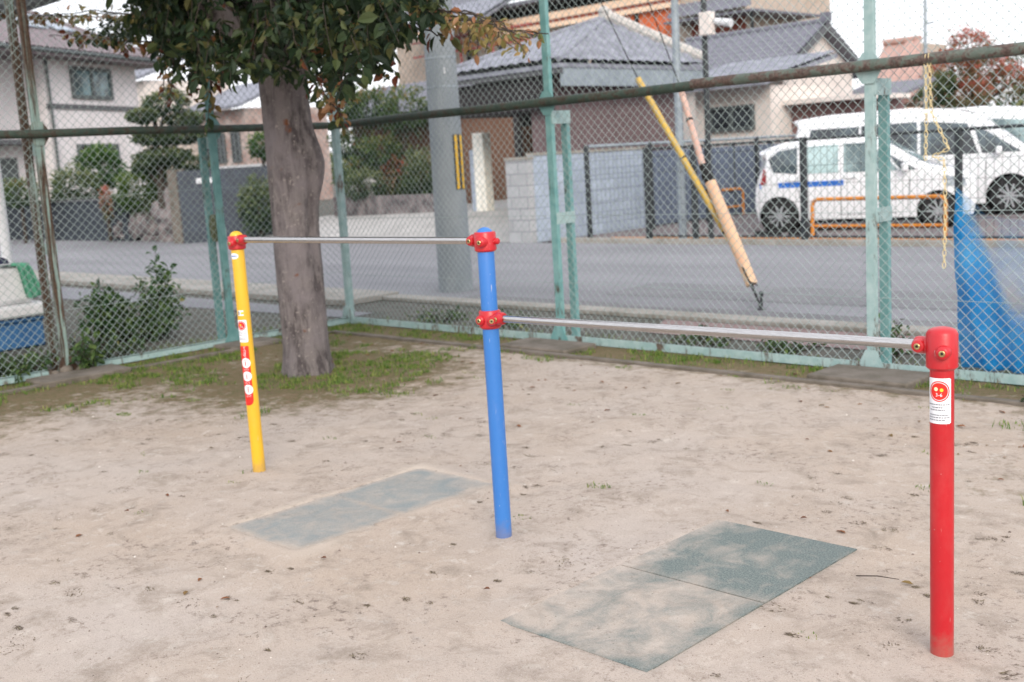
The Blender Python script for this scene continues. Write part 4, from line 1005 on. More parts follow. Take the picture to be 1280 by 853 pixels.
g0 = G(896, 272); g1 = G(935, 268); guard(g0.x, g0.y, g1.x - g0.x, g1.y - g0.y, .75, .56, 'orange tubular barrier by the grey wall behind the slanting guy wires')
# wheel stops
for i, (u, v) in enumerate(((960, 297), (1003, 296))):
    g = G(u, v); mb = MB(); mb.box((g.x - .22, g.y - .06, .012), (g.x + .22, g.y + .06, .10)); tag(mb.build('wheel_stop', M['black'], origin=g, bevel=.02), ['black wheel stop just behind the rear wheel of the striped car', 'black wheel stop just ahead of the rear wheel of the striped car'][i], 'wheel stop', 'black wheel stops')

# ================================================================== CARS
def lerp_prof(pr, x):
    if x <= pr[0][0]: return pr[0][1]
    for (a, b), (c, d) in zip(pr, pr[1:]):
        if a <= x <= c: return b + (d - b) * (x - a) / (c - a)
    return pr[-1][1]
def smoothprof(pr, x, w=.05): return sum(lerp_prof(pr, x + k * w / 2) for k in (-2, -1, 0, 1, 2)) / 5
def make_car(name, pos, heading, spec, label):
    """spec: x0,x1 ends (rear wheel at 0), top profile, width, belt, sill, wheelbase, wheel radius, windows"""
    t_ = bpy.data.objects.new(name, None); C.objects.link(t_); t_.location = Vector(pos); t_.rotation_euler = (0, 0, heading); t_['_o'] = (0, 0, 0); tag(t_, label, 'car' if 'small' in label else 'van')
    x0, x1, W, belt, sill, wb, wr = spec['x0'], spec['x1'], spec['W'] / 2, spec['belt'], spec['sill'], spec['wb'], spec['wr']; top = spec['top']; zt = max(z for _, z in top)
    def plan(x):
        a = (x - x0); b = (x1 - x); f = 1
        if a < .35: f *= 1 - .13 * (1 - a / .35) ** 2
        if b < .7: f *= 1 - .30 * (1 - b / .7) ** 2.2
        return W * f
    def sy(x, z):
        w = plan(x)
        if z > belt: w *= 1 - spec.get('tumble', .16) * ((z - belt) / (zt - belt)) ** 1.25
        else: w *= 1 - .05 * ((belt - z) / (belt - sill)) ** 2 - .0 + .012 * sin(pi * (z - sill) / (belt - sill))
        return w
    rear = spec['rear']   # x of the tail at height z
    front = spec['front']
    N = int((x1 - x0) / .05); NZ = 18; NY = 5; secs = []
    for i in range(N + 1):
        x = x0 + (x1 - x0) * i / N; zt_ = smoothprof(top, x); sec = []
        zs = [sill + (zt_ - sill) * k / NZ for k in range(NZ + 1)]
        for z in zs:
            y = sy(x, z); e = (zt_ - z)
            if e < .09: y *= 1 - .10 * (1 - e / .09) ** 2
            xx = max(x, lerp_prof(rear, z)); xx = min(xx, lerp_prof(front, z)); sec.append((xx, y, z))
        ytop = sec[-1][1]
        for k in range(1, NY + 1): y = ytop * (1 - k / NY); sec.append((sec[NZ][0], y, zt_ + .022 * (1 - (y / ytop) ** 2)))
        full = sec + [(p[0], -p[1], p[2]) for p in reversed(sec[:-1])]
        secs.append(full)
    mb = MB(); m_ = len(secs[0]); vs = [p for s_ in secs for p in s_]; fs = []
    for i in range(N):
        for k in range(m_): fs.append((i * m_ + k, (i + 1) * m_ + k, (i + 1) * m_ + (k + 1) % m_, i * m_ + (k + 1) % m_))
    fs.append(tuple(range(m_))); fs.append(tuple(reversed(range(N * m_, (N + 1) * m_))))
    mb.add(vs, fs); body = mb.build('body', M['carw'], t_, angle=38)
    # wheel housings cut out of the body
    cut = MB()
    for xc in (0, wb):
        for s_ in (1, -1): cut.lathe([(wr * 1.16, 0), (wr * 1.16, .34)], (xc, s_ * (W + .05), wr * 1.02), 40, axis=(0, -s_, 0))
    co = cut.build('cutter', M['black'], t_); bm = body.modifiers.new('b', 'BOOLEAN'); bm.object = co; bm.operation = 'DIFFERENCE'; bm.solver = 'EXACT'
    bpy.context.view_layer.update(); dg = bpy.context.evaluated_depsgraph_get(); me = bpy.data.meshes.new_from_object(body.evaluated_get(dg)); body.modifiers.clear(); body.data = me
    me.polygons.foreach_set('use_smooth', [True] * len(me.polygons)); me.set_sharp_from_angle(angle=radians(38)); bpy.data.objects.remove(co)
    # housings' dark liners
    for xc in (0, wb):
        for s_ in (1, -1):
            l = MB(); l.lathe([(wr * 1.14, 0), (wr * 1.14, .26)], (xc, s_ * (W - .03), wr * 1.02), 32, axis=(0, -s_, 0)); l.v = l.v; l.f = l.f[:-2] + [l.f[-1]]; l.mi = l.mi[:len(l.f)]
            l.build('wheel_housing', M['black'], t_)
            w = MB(); w.lathe([(wr * .62, -.01), (wr * .9, -.005), (wr, .025), (wr, .16), (wr * .9, .185), (wr * .6, .185)], (xc, s_ * (W - .045), wr), 36, axis=(0, -s_, 0)); wh = w.build('wheel', M['tyre'], t_)
            q = MB(); c = V(xc, s_ * (W - .040), wr)
            q.lathe([(wr * .66, -.004), (wr * .66, .02), (wr * .60, .03), (wr * .2, .028)], c, 32, axis=(0, -s_, 0)); q.cur = 1
            q.lathe([(wr * .60, .004), (wr * .60, .012)], c, 28, axis=(0, -s_, 0)); q.cur = 0
            for k in range(10):
                a = 2 * pi * k / 10; d = V(cos(a), 0, sin(a)); n_ = V(-sin(a), 0, cos(a)); q.obox(c + d * wr * .36 + V(0, s_ * .006, 0), d * wr * .27, n_ * wr * .045, V(0, .008, 0))
            q.lathe([(wr * .14, -.012), (wr * .14, .01)], c, 16, axis=(0, -s_, 0)); q.build('rim', [M['rim'], M['blk']], wh)
    # side windows, both sides
    def panel(poly, name, m, off=.006, sides=(1, -1), th=.012, parent=t_):
        for s_ in sides:
            cx_ = sum(p[0] for p in poly) / len(poly); cz = sum(p[1] for p in poly) / len(poly); P = []
            ring = []
            for a, b in zip(poly, poly[1:] + poly[:1]):
                for k in range(4): ring.append((a[0] + (b[0] - a[0]) * k / 4, a[1] + (b[1] - a[1]) * k / 4))
            def yy(x, z): return sy(x, z) + off
            vs = [(cx_, s_ * yy(cx_, cz), cz)] + [(cx_ + (x - cx_) * .5, s_ * yy(cx_ + (x - cx_) * .5, cz + (z - cz) * .5), cz + (z - cz) * .5) for x, z in ring] + [(x, s_ * yy(x, z), z) for x, z in ring] + [(x, s_ * (yy(x, z) - th), z) for x, z in ring]
            n = len(ring); fs = []
            for k in range(n):
                k2 = (k + 1) % n; fs += [(0, 1 + k, 1 + k2), (1 + k, 1 + n + k, 1 + n + k2, 1 + k2), (1 + n + k, 1 + 2 * n + k, 1 + 2 * n + k2, 1 + n + k2)]
            if s_ > 0: fs = [tuple(reversed(f)) for f in fs]
            b = MB(); b.add(vs, fs); o = b.build(name, m, parent, angle=60)
        return o
    for poly, m in spec['windows']: panel(poly, 'side_window', M[m])
    for poly in spec.get('stripes', []): panel(poly, 'stripe', M['stripe'], .004, (-1,), .006)
    for (hx, hz) in spec['handles']: panel([(hx - .09, hz - .015), (hx + .09, hz - .015), (hx + .09, hz + .02), (hx - .09, hz + .02)], 'door_handle', M['carw'], .03, th=.03)
    for seam in spec['seams']:
        for s_ in (1, -1):
            b = MB(); pts = []
            for a, c in zip(seam, seam[1:]):
                for k in range(6): x = a[0] + (c[0] - a[0]) * k / 6; z = a[1] + (c[1] - a[1]) * k / 6; pts.append((x, s_ * (sy(x, z) + .000), z))
            b.tube(pts, .005, 4); b.build('door_seam', M['frame'], t_)
    # windscreens
    def screen(xa, xb, inset, m, name):
        b = MB(); n = 8; vs = []; fs = []
        for i in range(n + 1):
            x = xa + (xb - xa) * i / n; z = smoothprof(top, x) + .004; w = sy(x, z) * inset
            for k in range(7): y = w * (1 - 2 * k / 6); vs.append((x, y, z + .022 * (1 - (y / (w / inset)) ** 2) + .004))
        for i in range(n):
            for k in range(6): fs.append((i * 7 + k, (i + 1) * 7 + k, (i + 1) * 7 + k + 1, i * 7 + k + 1))
        b.add(vs, fs); b.build(name, m, t_, angle=60)
    screen(*spec['ws'], .86, M['glassp'], 'windscreen')
    # lamps
    panel(spec['tail'], 'tail_light', M['lampred'], .010); panel(spec['head'], 'headlight', M['lampclr'], .012)
    for s_ in (1, -1):
        b = MB(); mx, mz = spec['mirror']; b.obox((mx, s_ * (sy(mx, mz) + .09), mz), (.05, 0, 0), (0, .08, 0), (0, 0, .065)); b.obox((mx, s_ * (sy(mx, mz) + .01), mz - .03), (.03, 0, 0), (0, .05, 0), (0, 0, .02)); b.build('wing_mirror', M['carw'], t_, bevel=.02)
    b = MB(); b.box((x0 + .25, -W * .8, sill - .06), (x1 - .4, W * .8, sill + .02)); b.build('underbody', M['black'], t_)
    return t_
kei = dict(x0=-.40, x1=2.98, W=1.475, belt=.93, sill=.20, wb=2.43, wr=.275, tumble=.15,
    top=[(-.40, 1.30), (-.26, 1.36), (.05, 1.45), (.6, 1.50), (1.15, 1.495), (1.5, 1.44), (1.75, 1.33), (2.15, 1.07), (2.32, .98), (2.6, .93), (2.85, .84), (2.98, .72)],
    rear=[(.2, -.36), (.45, -.40), (.75, -.385), (.9, -.34), (1.1, -.22), (1.24, -.18), (1.27, -.36), (1.5, -.28)], front=[(.2, 2.93), (.45, 2.98), (.7, 2.96), (.9, 2.9), (1.5, 2.9)],
    windows=[([(-.08, .99), (.30, .95), (.30, 1.36), (.0, 1.33), (-.16, 1.20)], 'glass'), ([(.34, .95), (.94, .94), (.94, 1.385), (.34, 1.37)], 'glassp'), ([(1.02, .94), (1.85, .93), (1.62, 1.20), (1.35, 1.385), (1.02, 1.39)], 'glassp'), ([(1.88, .93), (2.12, .93), (1.70, 1.19)], 'glass')],
    stripes=[[(-.30, .735), (1.02, .735), (1.02, .82), (-.32, .82)]], handles=[(.22, .86), (1.12, .86)],
    seams=[[(.98, .26), (.98, .93)], [(.34, .55), (.30, .72), (.32, .94)], [(1.98, .30), (2.02, .90)], [(.98, .27), (1.98, .27)]],
    ws=(1.52, 2.22), tail=[(-.30, .80), (-.20, .80), (-.20, 1.0), (-.24, 1.06)], head=[(2.55, .66), (2.84, .64), (2.80, .78), (2.50, .82)], mirror=(1.95, .98))
d1 = G(1173, 286) - G(975, 292); h1 = atan2(d1.y, d1.x)
near = G(975, 292); side = V(-sin(h1), cos(h1), 0)
make_car('parked_car', near + side * .70, h1, kei, 'small white hatchback with a blue stripe along its door, parked behind the fence')
van = dict(x0=-.95, x1=3.70, W=1.75, belt=1.02, sill=.22, wb=2.80, wr=.33, tumble=.15,
    top=[(-.95, 1.70), (-.85, 1.84), (-.2, 1.90), (1.2, 1.92), (1.9, 1.86), (2.3, 1.74), (2.75, 1.42), (3.05, 1.17), (3.35, 1.05), (3.6, .93), (3.70, .80)],
    rear=[(.2, -.93), (.5, -.95), (.9, -.93), (1.3, -.86), (1.76, -.74), (1.80, -.92), (1.95, -.9)], front=[(.2, 3.64), (.5, 3.70), (.8, 3.68), (1.0, 3.6), (1.9, 3.6)],
    windows=[([(-.62, 1.12), (.32, 1.10), (.32, 1.66), (-.52, 1.66)], 'glass'), ([(.36, 1.10), (1.30, 1.09), (1.30, 1.68), (.36, 1.67)], 'glass'), ([(1.36, 1.09), (2.30, 1.08), (2.12, 1.60), (1.36, 1.68)], 'glass'), ([(2.36, 1.08), (2.98, 1.08), (2.45, 1.44), (2.22, 1.56)], 'glass')],
    handles=[(.55, 1.0), (1.55, 1.0)], seams=[[(1.33, .3), (1.33, 1.08)], [(.34, .62), (.34, 1.1)], [(2.4, .35), (2.42, 1.06)]],
    ws=(2.0, 3.05), tail=[(-.80, .95), (-.68, .95), (-.62, 1.4), (-.70, 1.45)], head=[(3.15, .72), (3.52, .70), (3.45, .86), (3.0, .92)], mirror=(2.62, 1.12))
fwp = G(1262, 269); dv = V(cos(h1), sin(h1), 0); rp = fwp - dv * 2.80 + side * .83
make_car('parked_van', rp, h1, van, 'white minivan with a long dark window band, parked just behind the striped hatchback')
van2 = dict(van); van2['windows'] = [(p, 'glassp' if i >= 2 else 'glass') for i, (p, m) in enumerate(van['windows'])]
make_car('parked_van', rp + side * 2.35 + dv * 1.15, h1, van2, 'white van farthest back and partly out of the picture at the right edge')

# ================================================================== WALLS
t = thing('block_wall', (-13.6, 14.2, 0), 'pale grey block wall running back from the road beside the car park', 'wall')
mb = MB(); mb.box((-13.72, 14.36, 0), (-13.58, 17.6, 1.50)); mb.build('side_wall', M['bblock'], t)
mb = MB(); mb.box((-14.10, 14.20, 0), (-13.58, 14.355, 1.44)); mb.build('end_pier', M['fblock'], t)
mb = MB(); mb.box((-13.74, 14.36, 1.502), (-13.56, 17.6, 1.55)); mb.box((-14.12, 14.18, 1.442), (-13.56, 14.357, 1.49)); mb.build('coping', M['kerbc'], t)
t = thing('panel_fence', (-13.7, 21, 0), 'dark blue grey panel fence behind the slanting guy wires', 'fence')
for k in range(6):
    y = 17.62 + k * 1.5; mb = MB(); mb.box((-13.68, y, .02), (-13.62, y + 1.46, 1.46)); mb.build('panel', M['dkwall'], t)
    mb = MB(); mb.box((-13.72, y + 1.462, 0), (-13.60, y + 1.498, 1.50)); mb.build('post', M['frame'], t)

# ================================================================== HOUSES
def roof_face(mb, e0, e1, t0, t1, col=.27, row=.26, amp=.045):
    """tiled slope: e0-e1 along the eave, t0-t1 along the top (may meet); cells outside the outline dropped"""
    e0, e1, t0, t1 = map(Vector, (e0, e1, t0, t1)); ax = (e1 - e0); L = ax.length; ax.normalize()
    up = (t0 - e0) - ax * (t0 - e0).dot(ax); H = up.length; up.normalize(); n = ax.cross(up).normalized()
    if n.z < 0: n = -n
    s0 = (t0 - e0).dot(ax); s1 = (t1 - e0).dot(ax)
    nc = max(4, int(L / col * 6)); nr = max(3, int(H / row * 3)); idx = {}; vs = []
    def inside(a, b): f = b / H; return s0 * f - 1e-4 <= a <= L + (s1 - L) * f + 1e-4
    for j in range(nr + 1):
        for i in range(nc + 1):
            a = L * i / nc; b = H * j / nr; fr = (b / row) % 1
            if not inside(a, b):
                f = b / H; a = min(max(a, s0 * f), L + (s1 - L) * f)
            h = amp * abs(sin(pi * a / col)) ** .6 + amp * .9 * (1 - fr)
            vs.append(e0 + ax * a + up * b + n * h)
    fs = []
    for j in range(nr):
        for i in range(nc):
            q = (j * (nc + 1) + i, j * (nc + 1) + i + 1, (j + 1) * (nc + 1) + i + 1, (j + 1) * (nc + 1) + i)
            if (vs[q[0]] - vs[q[1]]).length + (vs[q[3]] - vs[q[2]]).length > .02: fs.append(q)
    mb.add(vs, fs)
def slab(mb, pts, th=.10):
    mb.prism(pts, (0, 0, -th))
def ridge(mb, a, b, r=.12, n=10):
    a = Vector(a); b = Vector(b); mb.tube([a.lerp(b, k / 8) for k in range(9)], r, n)
def window(parent, a, b, out, mglass='winglass', panes=2, fw=.06, sill=True):
    """a lower-left, b upper-right corner in a vertical plane, out = outward normal"""
    a = Vector(a); b = Vector(b); o = Vector(out).normalized(); h = V(b.x - a.x, b.y - a.y, 0); L = h.length; h.normalize(); H = b.z - a.z
    m = MB(); c = lambda s_, z: a + h * s_ + V(0, 0, z)
    for (s0, s1, z0, z1) in ((0, L, H - fw, H), (0, L, 0, fw), (0, fw, fw, H - fw), (L - fw, L, fw, H - fw)) + tuple((L * k / panes - fw / 2, L * k / panes + fw / 2, fw, H - fw) for k in range(1, panes)):
        m.obox(c((s0 + s1) / 2, (z0 + z1) / 2) + o * .04, h * (s1 - s0) / 2, o * .05, V(0, 0, (z1 - z0) / 2))
    w = m.build('window', M['frame'], parent)
    for k in range(panes):
        g_ = MB(); s0 = L * k / panes; s1 = L * (k + 1) / panes; g_.obox(c((s0 + s1) / 2, H / 2) + o * .02, h * ((s1 - s0) / 2 - fw * .55), o * .012, V(0, 0, H / 2 - fw * 1.05)); g_.build('pane', M[mglass], w)
    return w
# --- house with the grey hipped tile roof
HA = thing('tiled_house', (-15.9, 18, 0), 'low brown house with a grey hipped tile roof behind the pale block wall', 'house')
ez = 3.17; cE = [V(-17.6, 15.75, ez), V(-14.1, 15.75, ez), V(-14.1, 20.5, ez), V(-17.6, 20.5, ez)]; apx = onT(757, 26, 18.3)
mb = MB(); roof_face(mb, cE[0], cE[1], apx, apx); roof_face(mb, cE[1], cE[2], apx, apx); roof_face(mb, cE[2], cE[3], apx, apx); roof_face(mb, cE[3], cE[0], apx, apx)
slab(mb, [c + V(0, 0, -.02) for c in cE], .08); rfA = mb.build('roof', M['tile'], HA, angle=25)
mb = MB(); ridge(mb, cE[0] + V(0, 0, .05), apx + V(0, 0, .06), .07); ridge(mb, cE[1] + V(0, 0, .05), apx + V(0, 0, .06), .05); mb.build('hip_ridge', M['tile'], rfA)
mb = MB(); ridge(mb, cE[2].lerp(apx, .06) + V(0, 0, .10), apx + V(0, 0, .10), .13); mb.build('hip_ridge', M['ridge'], rfA)
mb = MB(); mb.box(apx + V(-.10, -.12, .0), apx + V(.10, .12, .22)); mb.lathe([(.10, 0), (.12, .06), (.08, .12), (.02, .15)], apx + V(0, -.05, .14), 12); mb.build('ridge_end_tile', M['ridge'], rfA, bevel=.03)
mb = MB(); mb.box((-17.55, 15.80, 2.98), (-14.12, 15.86, 3.065)); mb.build('fascia', M['band'], HA)
mb = MB(); mb.box((-14.20, 15.87, 2.74), (-14.12, 20.45, 3.065)); mb.build('fascia', M['galv'], HA)
mb = MB(); mb.box((-17.4, 17.9, 0), (-14.6, 20.2, 3.07)); mb.build('wall', M['mauve'], HA)
mb = MB(); mb.box((-15.25, 16.15, 0), (-14.6, 17.88, 3.07)); mb.build('entrance_wall', M['mauve'], HA)
mb = MB(); mb.box((-17.5, 15.95, 2.36), (-14.62, 17.88, 2.97)); mb.build('porch_soffit_shade', M['dwood'], HA)  # soffit box hung low and dark to stand in for eave shade
for x in (-17.42, -15.55):
    mb = MB(); mb.box((x - .06, 16.0, .3), (x + .06, 16.12, 2.5)); mb.build('porch_post', M['dwood'], HA)
mb = MB(); mb.box((-17.42, 17.885, 0), (-15.252, 17.898, 3.0)); mb.build('porch_back_shade', M['dwood'], HA)  # dark sheet over the mauve wall, painting in the recess shade
dl = MB()
for z in (2.05, 2.38): dl.box((-17.35, 17.80, z), (-16.2, 17.88, z + .09))
dl.build('lintel', M['bwood'], HA)
d_ = MB(); d_.box((-17.1, 17.82, .35), (-16.3, 17.87, 2.04))
for k in range(8): d_.box((-17.1 + k * .1, 17.79, .40), (-17.07 + k * .1, 17.815, 2.0))
dd = d_.build('sliding_door', M['bwood'], HA)
# low annexe joining, with the narrow hips
# --- two-storey house behind
TB = 29.6
def B(u, v): return onT(u, v, TB)
HB = thing('timber_house', (-22, TB + 2, 0), 'two storey house with orange and cream timber front rising behind the grey tile roof', 'house')
xr = B(932, 30).x; xl = B(560, 60).x - 3
zb0 = B(753, 60).z
mb = MB(); mb.box((xl, TB + .02, 0), (xr, TB + 5, B(753, 5).z)); mb.build('wall', M['beige'], HB)
def band(parent, u0, u1, vtop, vbot, m, name, d0=-.08, d1=.0):
    a = B(753, vtop).z; b = B(753, vbot).z; mb = MB(); mb.box((B(u0, 20).x, TB + d0, b), (B(u1, 20).x, TB + d1, a)); return mb.build(name, m, parent)
band(HB, 540, 850, 5, 14, M['beam'], 'beam', -.18); band(HB, 540, 850, 14, 19, M['redwood'], 'trim', -.14); band(HB, 540, 850, 19, 25, M['beam'], 'beam', -.25)
for u in (585, 625, 668, 712, 757, 798): 
    mb = MB(); x = B(u, 30).x; mb.box((x - .06, TB - .12, 3.0), (x + .06, TB, B(753, 25).z)); mb.build('timber_post', M['dwood'], HB)
mb = MB(); x0_, x1_ = B(765, 30).x, B(845, 30).x; z0_, z1_ = B(800, 60).z, B(800, 14).z; mb.box((x0_, TB - .05, z0_), (x1_, TB - .0, z1_))
for k in range(26): xx = x0_ + (x1_ - x0_) * k / 26; mb.box((xx, TB - .075, z0_), (xx + .05, TB - .052, z1_))
mb.build('board_panel', M['owood'], HB)
mb = MB(); x0_, x1_ = B(866, 40).x, xr + .02; mb.box((x0_, TB - .06, B(880, 75).z), (x1_, TB - .0, B(880, 28).z)); mb.build('brown_panel', M['redwood'], HB)
mb = MB(); mb.box((x0_, TB - .08, B(880, 27).z), (xr + .04, TB - .0, min(B(880, 4).z, B(958, 12).z - .1))); mb.build('plaster_panel', M['cream'], HB)
mb = MB()
for u in (566, 600, 640): x = B(u, 60).x; mb.box((x - .03, TB - 1.0, 3.4), (x + .03, TB - .94, B(600, 40).z))
for z in (B(600, 64).z, B(600, 46).z): mb.box((B(540, 60).x, TB - 1.0, z - .03), (B(690, 60).x, TB - .95, z + .03))
mb.build('balcony_railing', pmat('red_rail', rgb(170, 72, 72), None, 8, .5, 0), HB)
mb = MB(); mb.box((B(540, 60).x, TB - 1.0, 3.25), (B(690, 60).x, TB, 3.4)); mb.build('balcony_floor', M['dwood'], HB)
zE = B(753, 3).z + .45; mb = MB(); roof_face(mb, (xl - 1, TB - .5, zE), (xr - 2.4, TB - .5, zE), (xl, TB + 2.4, zE + 1.3), (xr - 4.6, TB + 2.4, zE + 1.3)); roof_face(mb, (xr - 2.4, TB - .5, zE), (xr - 2.4, TB + 5.7, zE), (xr - 4.6, TB + 2.4, zE + 1.3), (xr - 4.6, TB + 2.4, zE + 1.3))
slab(mb, [(xl - 1, TB - .5, zE), (xr - 2.4, TB - .5, zE), (xr - 2.4, TB + 5.7, zE), (xl - 1, TB + 5.7, zE)], .12); mb.build('roof', M['tiled'], HB, angle=25)
# lower tiled porch roof in front, under the leaves
ze = B(958, 12).z; mb = MB(); roof_face(mb, (B(850, 10).x, TB - .9, ze), (B(962, 10).x, TB - .9, ze), (B(850, 10).x, TB - .1, ze + .5), (B(940, 10).x, TB - .1, ze + .5)); mb.box((B(850, 10).x, TB - .9, ze - .09), (B(962, 10).x, TB + 3, ze - .02)); mb.build('wing_roof', M['tiled'], HB, angle=25)
mb = MB(); mb.tube([(B(956, 20).x, TB - .7, ze - .1), (B(945, 20).x, TB - .2, ze - .5), (B(935, 20).x, TB - .08, ze - .8)], .05, 8); mb.build('downpipe', M['frame'], HB)
p0 = onT(575, 20, 28); z_ = p0.z; mb = MB(); roof_face(mb, (p0.x - 3, 27.6, z_ - .25), (p0.x + 1.5, 27.6, z_ - .25), (p0.x - 3, TB - .05, z_ + .65), (p0.x + 1.2, TB - .05, z_ + .65)); slab(mb, [(p0.x - 3, 27.6, z_ - .26), (p0.x + 1.5, 27.6, z_ - .26), (p0.x + 1.2, TB - .05, z_ + .6), (p0.x - 3, TB - .05, z_ + .6)], .1); mb.build('porch_roof', M['tile'], HB, angle=25)
mb = MB(); mb.box((p0.x - 3, 27.58, z_ - .46), (p0.x + 1.5, 27.66, z_ - .36)); mb.build('porch_beam', M['beam'], HB)
# --- gabled house to the right
HC = thing('gabled_house', (-17, 27, 0), 'cream house with a dark grey gable roof left of the tall fence post', 'house')
gx = -15.3; pk = V(gx, 27.4, 4.45); en = V(gx, 25.2, 3.22); ef = V(gx, 29.6, 3.22); xl_ = -19.6
mb = MB(); mb.prism([(gx - .12, 25.6, 0), (gx - .12, 29.2, 0), (gx - .12, 29.2, 3.35), (gx - .12, 27.4, 4.30), (gx - .12, 25.6, 3.35)], (-4.0, 0, 0)); mb.build('wall', M['cream'], HC)
mb = MB(); roof_face(mb, (xl_, en.y, en.z), (gx + .15, en.y, en.z), (xl_, pk.y, pk.z), (gx + .15, pk.y, pk.z)); roof_face(mb, (xl_, ef.y, ef.z), (gx + .15, ef.y, ef.z), (xl_, pk.y, pk.z), (gx + .15, pk.y, pk.z))
mb.prism([(xl_, en.y, en.z - .01), (xl_, pk.y, pk.z - .01), (xl_, ef.y, ef.z - .01), (xl_, ef.y, ef.z - .12), (xl_, pk.y, pk.z - .13), (xl_, en.y, en.z - .12)], (gx + .14 - xl_, 0, 0)); rC = mb.build('roof', M['tiled'], HC, angle=25)
mb = MB(); ridge(mb, (xl_, pk.y, pk.z + .05), (gx + .18, pk.y, pk.z + .05), .10); mb.box((gx + .0, pk.y - .1, pk.z + .05), (gx + .22, pk.y + .1, pk.z + .28)); mb.build('ridge', M['tiled'], rC)
mb = MB(); mb.prism([(gx + .16, en.y, en.z - .14), (gx + .16, pk.y, pk.z - .16), (gx + .16, ef.y, ef.z - .14), (gx + .16, ef.y, ef.z + .02), (gx + .16, pk.y, pk.z + .02), (gx + .16, en.y, en.z + .02)], (.03, 0, 0)); mb.build('verge_board', M['band'], HC)
for y in (26.4, 27.9):
    mb = MB(); mb.box((gx - .115, y, 2.15), (gx - .08, y + .45, 2.55)); mb.build('vent_cover', pmat('mauve_cover', rgb(130, 104, 104), None, 8, .6, 0), HC)
# front wing of that house with window and lean-to roof
t = thing('house_annexe', (-15.5, 22.4, 0), 'single storey pale annexe with a dark window in front of the gabled house', 'annexe')
a0 = onT(868, 115, 22.4); a1 = onT(962, 110, 22.4); mb = MB(); mb.box((a0.x, 22.42, 0), (a1.x, 25.1, 2.75)); mb.build('wall', M['cream'], t)
w0 = onT(888, 166, 22.4); w1 = onT(943, 130, 22.4); window(t, V(w0.x, 22.42, w0.z), V(w1.x, 22.42, w1.z), (0, -1, 0), 'windark', 2, .07)
mb = MB(); roof_face(mb, (a0.x - .8, 21.9, 2.85), (a1.x + .2, 21.9, 2.85), (a0.x - .8, 25.1, 3.5), (a1.x + .2, 25.1, 3.5)); slab(mb, [(a0.x - .8, 21.9, 2.84), (a1.x + .2, 21.9, 2.84), (a1.x + .2, 25.1, 3.48), (a0.x - .8, 25.1, 3.48)], .1); mb.build('roof', M['tile'], t, angle=25)
mb = MB(); ridge(mb, (a0.x - .7, 21.95, 2.98), (a0.x + 1.5, 22.0, 2.9), .11); mb.build('roof_edge_tile', M['tile'], t)
t = thing('carport', (-13, 23, 0), 'low brown walled carport with a pale flat roof behind the white cars', 'carport')
c0 = onT(955, 128, 23.2); c1 = onT(1075, 125, 23.2); mb = MB(); mb.box((c0.x, 23.3, 0), (c1.x, 25.3, c0.z - .12)); mb.build('wall', pmat('brown_wall', rgb(128, 100, 98), rgb(112, 86, 84), 4, .8, .2), t)
mb = MB(); mb.box((c0.x - .1, 22.9, c0.z - .12), (c1.x + .3, 25.0, c0.z - .02)); mb.build('roof', M['cream'], t)
mb = MB(); mb.box((c0.x, 22.95, 0), (c0.x + .12, 23.07, c0.z - .13)); mb.build('post', M['cream'], t)
mb = MB(); mb.box((c0.x + .9, 23.25, 1.3), (c0.x + 1.5, 23.30, 1.9)); mb.build('hatch', M['dwood'], t)
# --- house with the rust coloured roof, far right
HD = thing('far_house', (-17.5, 42, 0), 'far house with a pale rust coloured tile roof behind the vans', 'house')
e0 = A(1078, 128, 40); e1 = A(1188, 118, 40); r0 = A(1105, 56, 43); r1 = A(1172, 48, 43); e1.z = e0.z; r1.z = r0.z; e1.y = e0.y; r1.y = r0.y
mb = MB(); roof_face(mb, e0, e1, r0, r1, .35, .35, .05); mb.prism([e0 - V(0, 0, .03), e1 - V(0, 0, .03), r1 - V(0, 0, .03), r0 - V(0, 0, .03)], (0, 0, -.12)); mb.build('roof', M['tiler'], HD, angle=25)
mb = MB(); mb.box((e0.x + .5, e0.y + .6, 0), (e1.x - .5, r0.y + 2.5, e0.z + .1)); mb.build('wall', M['beige'], HD)
mb = MB(); mb.prism([(r0.x, r0.y, e0.z), (r1.x, r0.y, e0.z), (r1.x, r0.y, r0.z - .1), (r0.x, r0.y, r0.z - .1)], (0, 2.2, 0)); mb.build('upper_wall', M['beige'], HD)
mb = MB(); ridge(mb, r0 + V(0, 0, .06), r1 + V(0, 0, .06), .12); mb.build('ridge', M['tiler'], HD)
t = thing('shed', (-14, 29, 0), 'low shed with a dark sloping metal roof between the gabled house and the vans', 'shed')
s0 = A(1040, 128, 31); s1 = A(1135, 118, 31); mb = MB(); mb.box((s0.x, s0.y, 0), (s1.x, s0.y + 2.2, 2.2)); mb.build('wall', M['beam'], t)
mb = MB(); mb.prism([(s0.x - .3, s0.y - .3, 2.3), (s1.x + .3, s0.y - .3, 2.3), (s1.x + .3, s0.y + 2.5, 2.9), (s0.x - .3, s0.y + 2.5, 2.9)], (0, 0, .08)); mb.build('roof', M['tiled'], t)

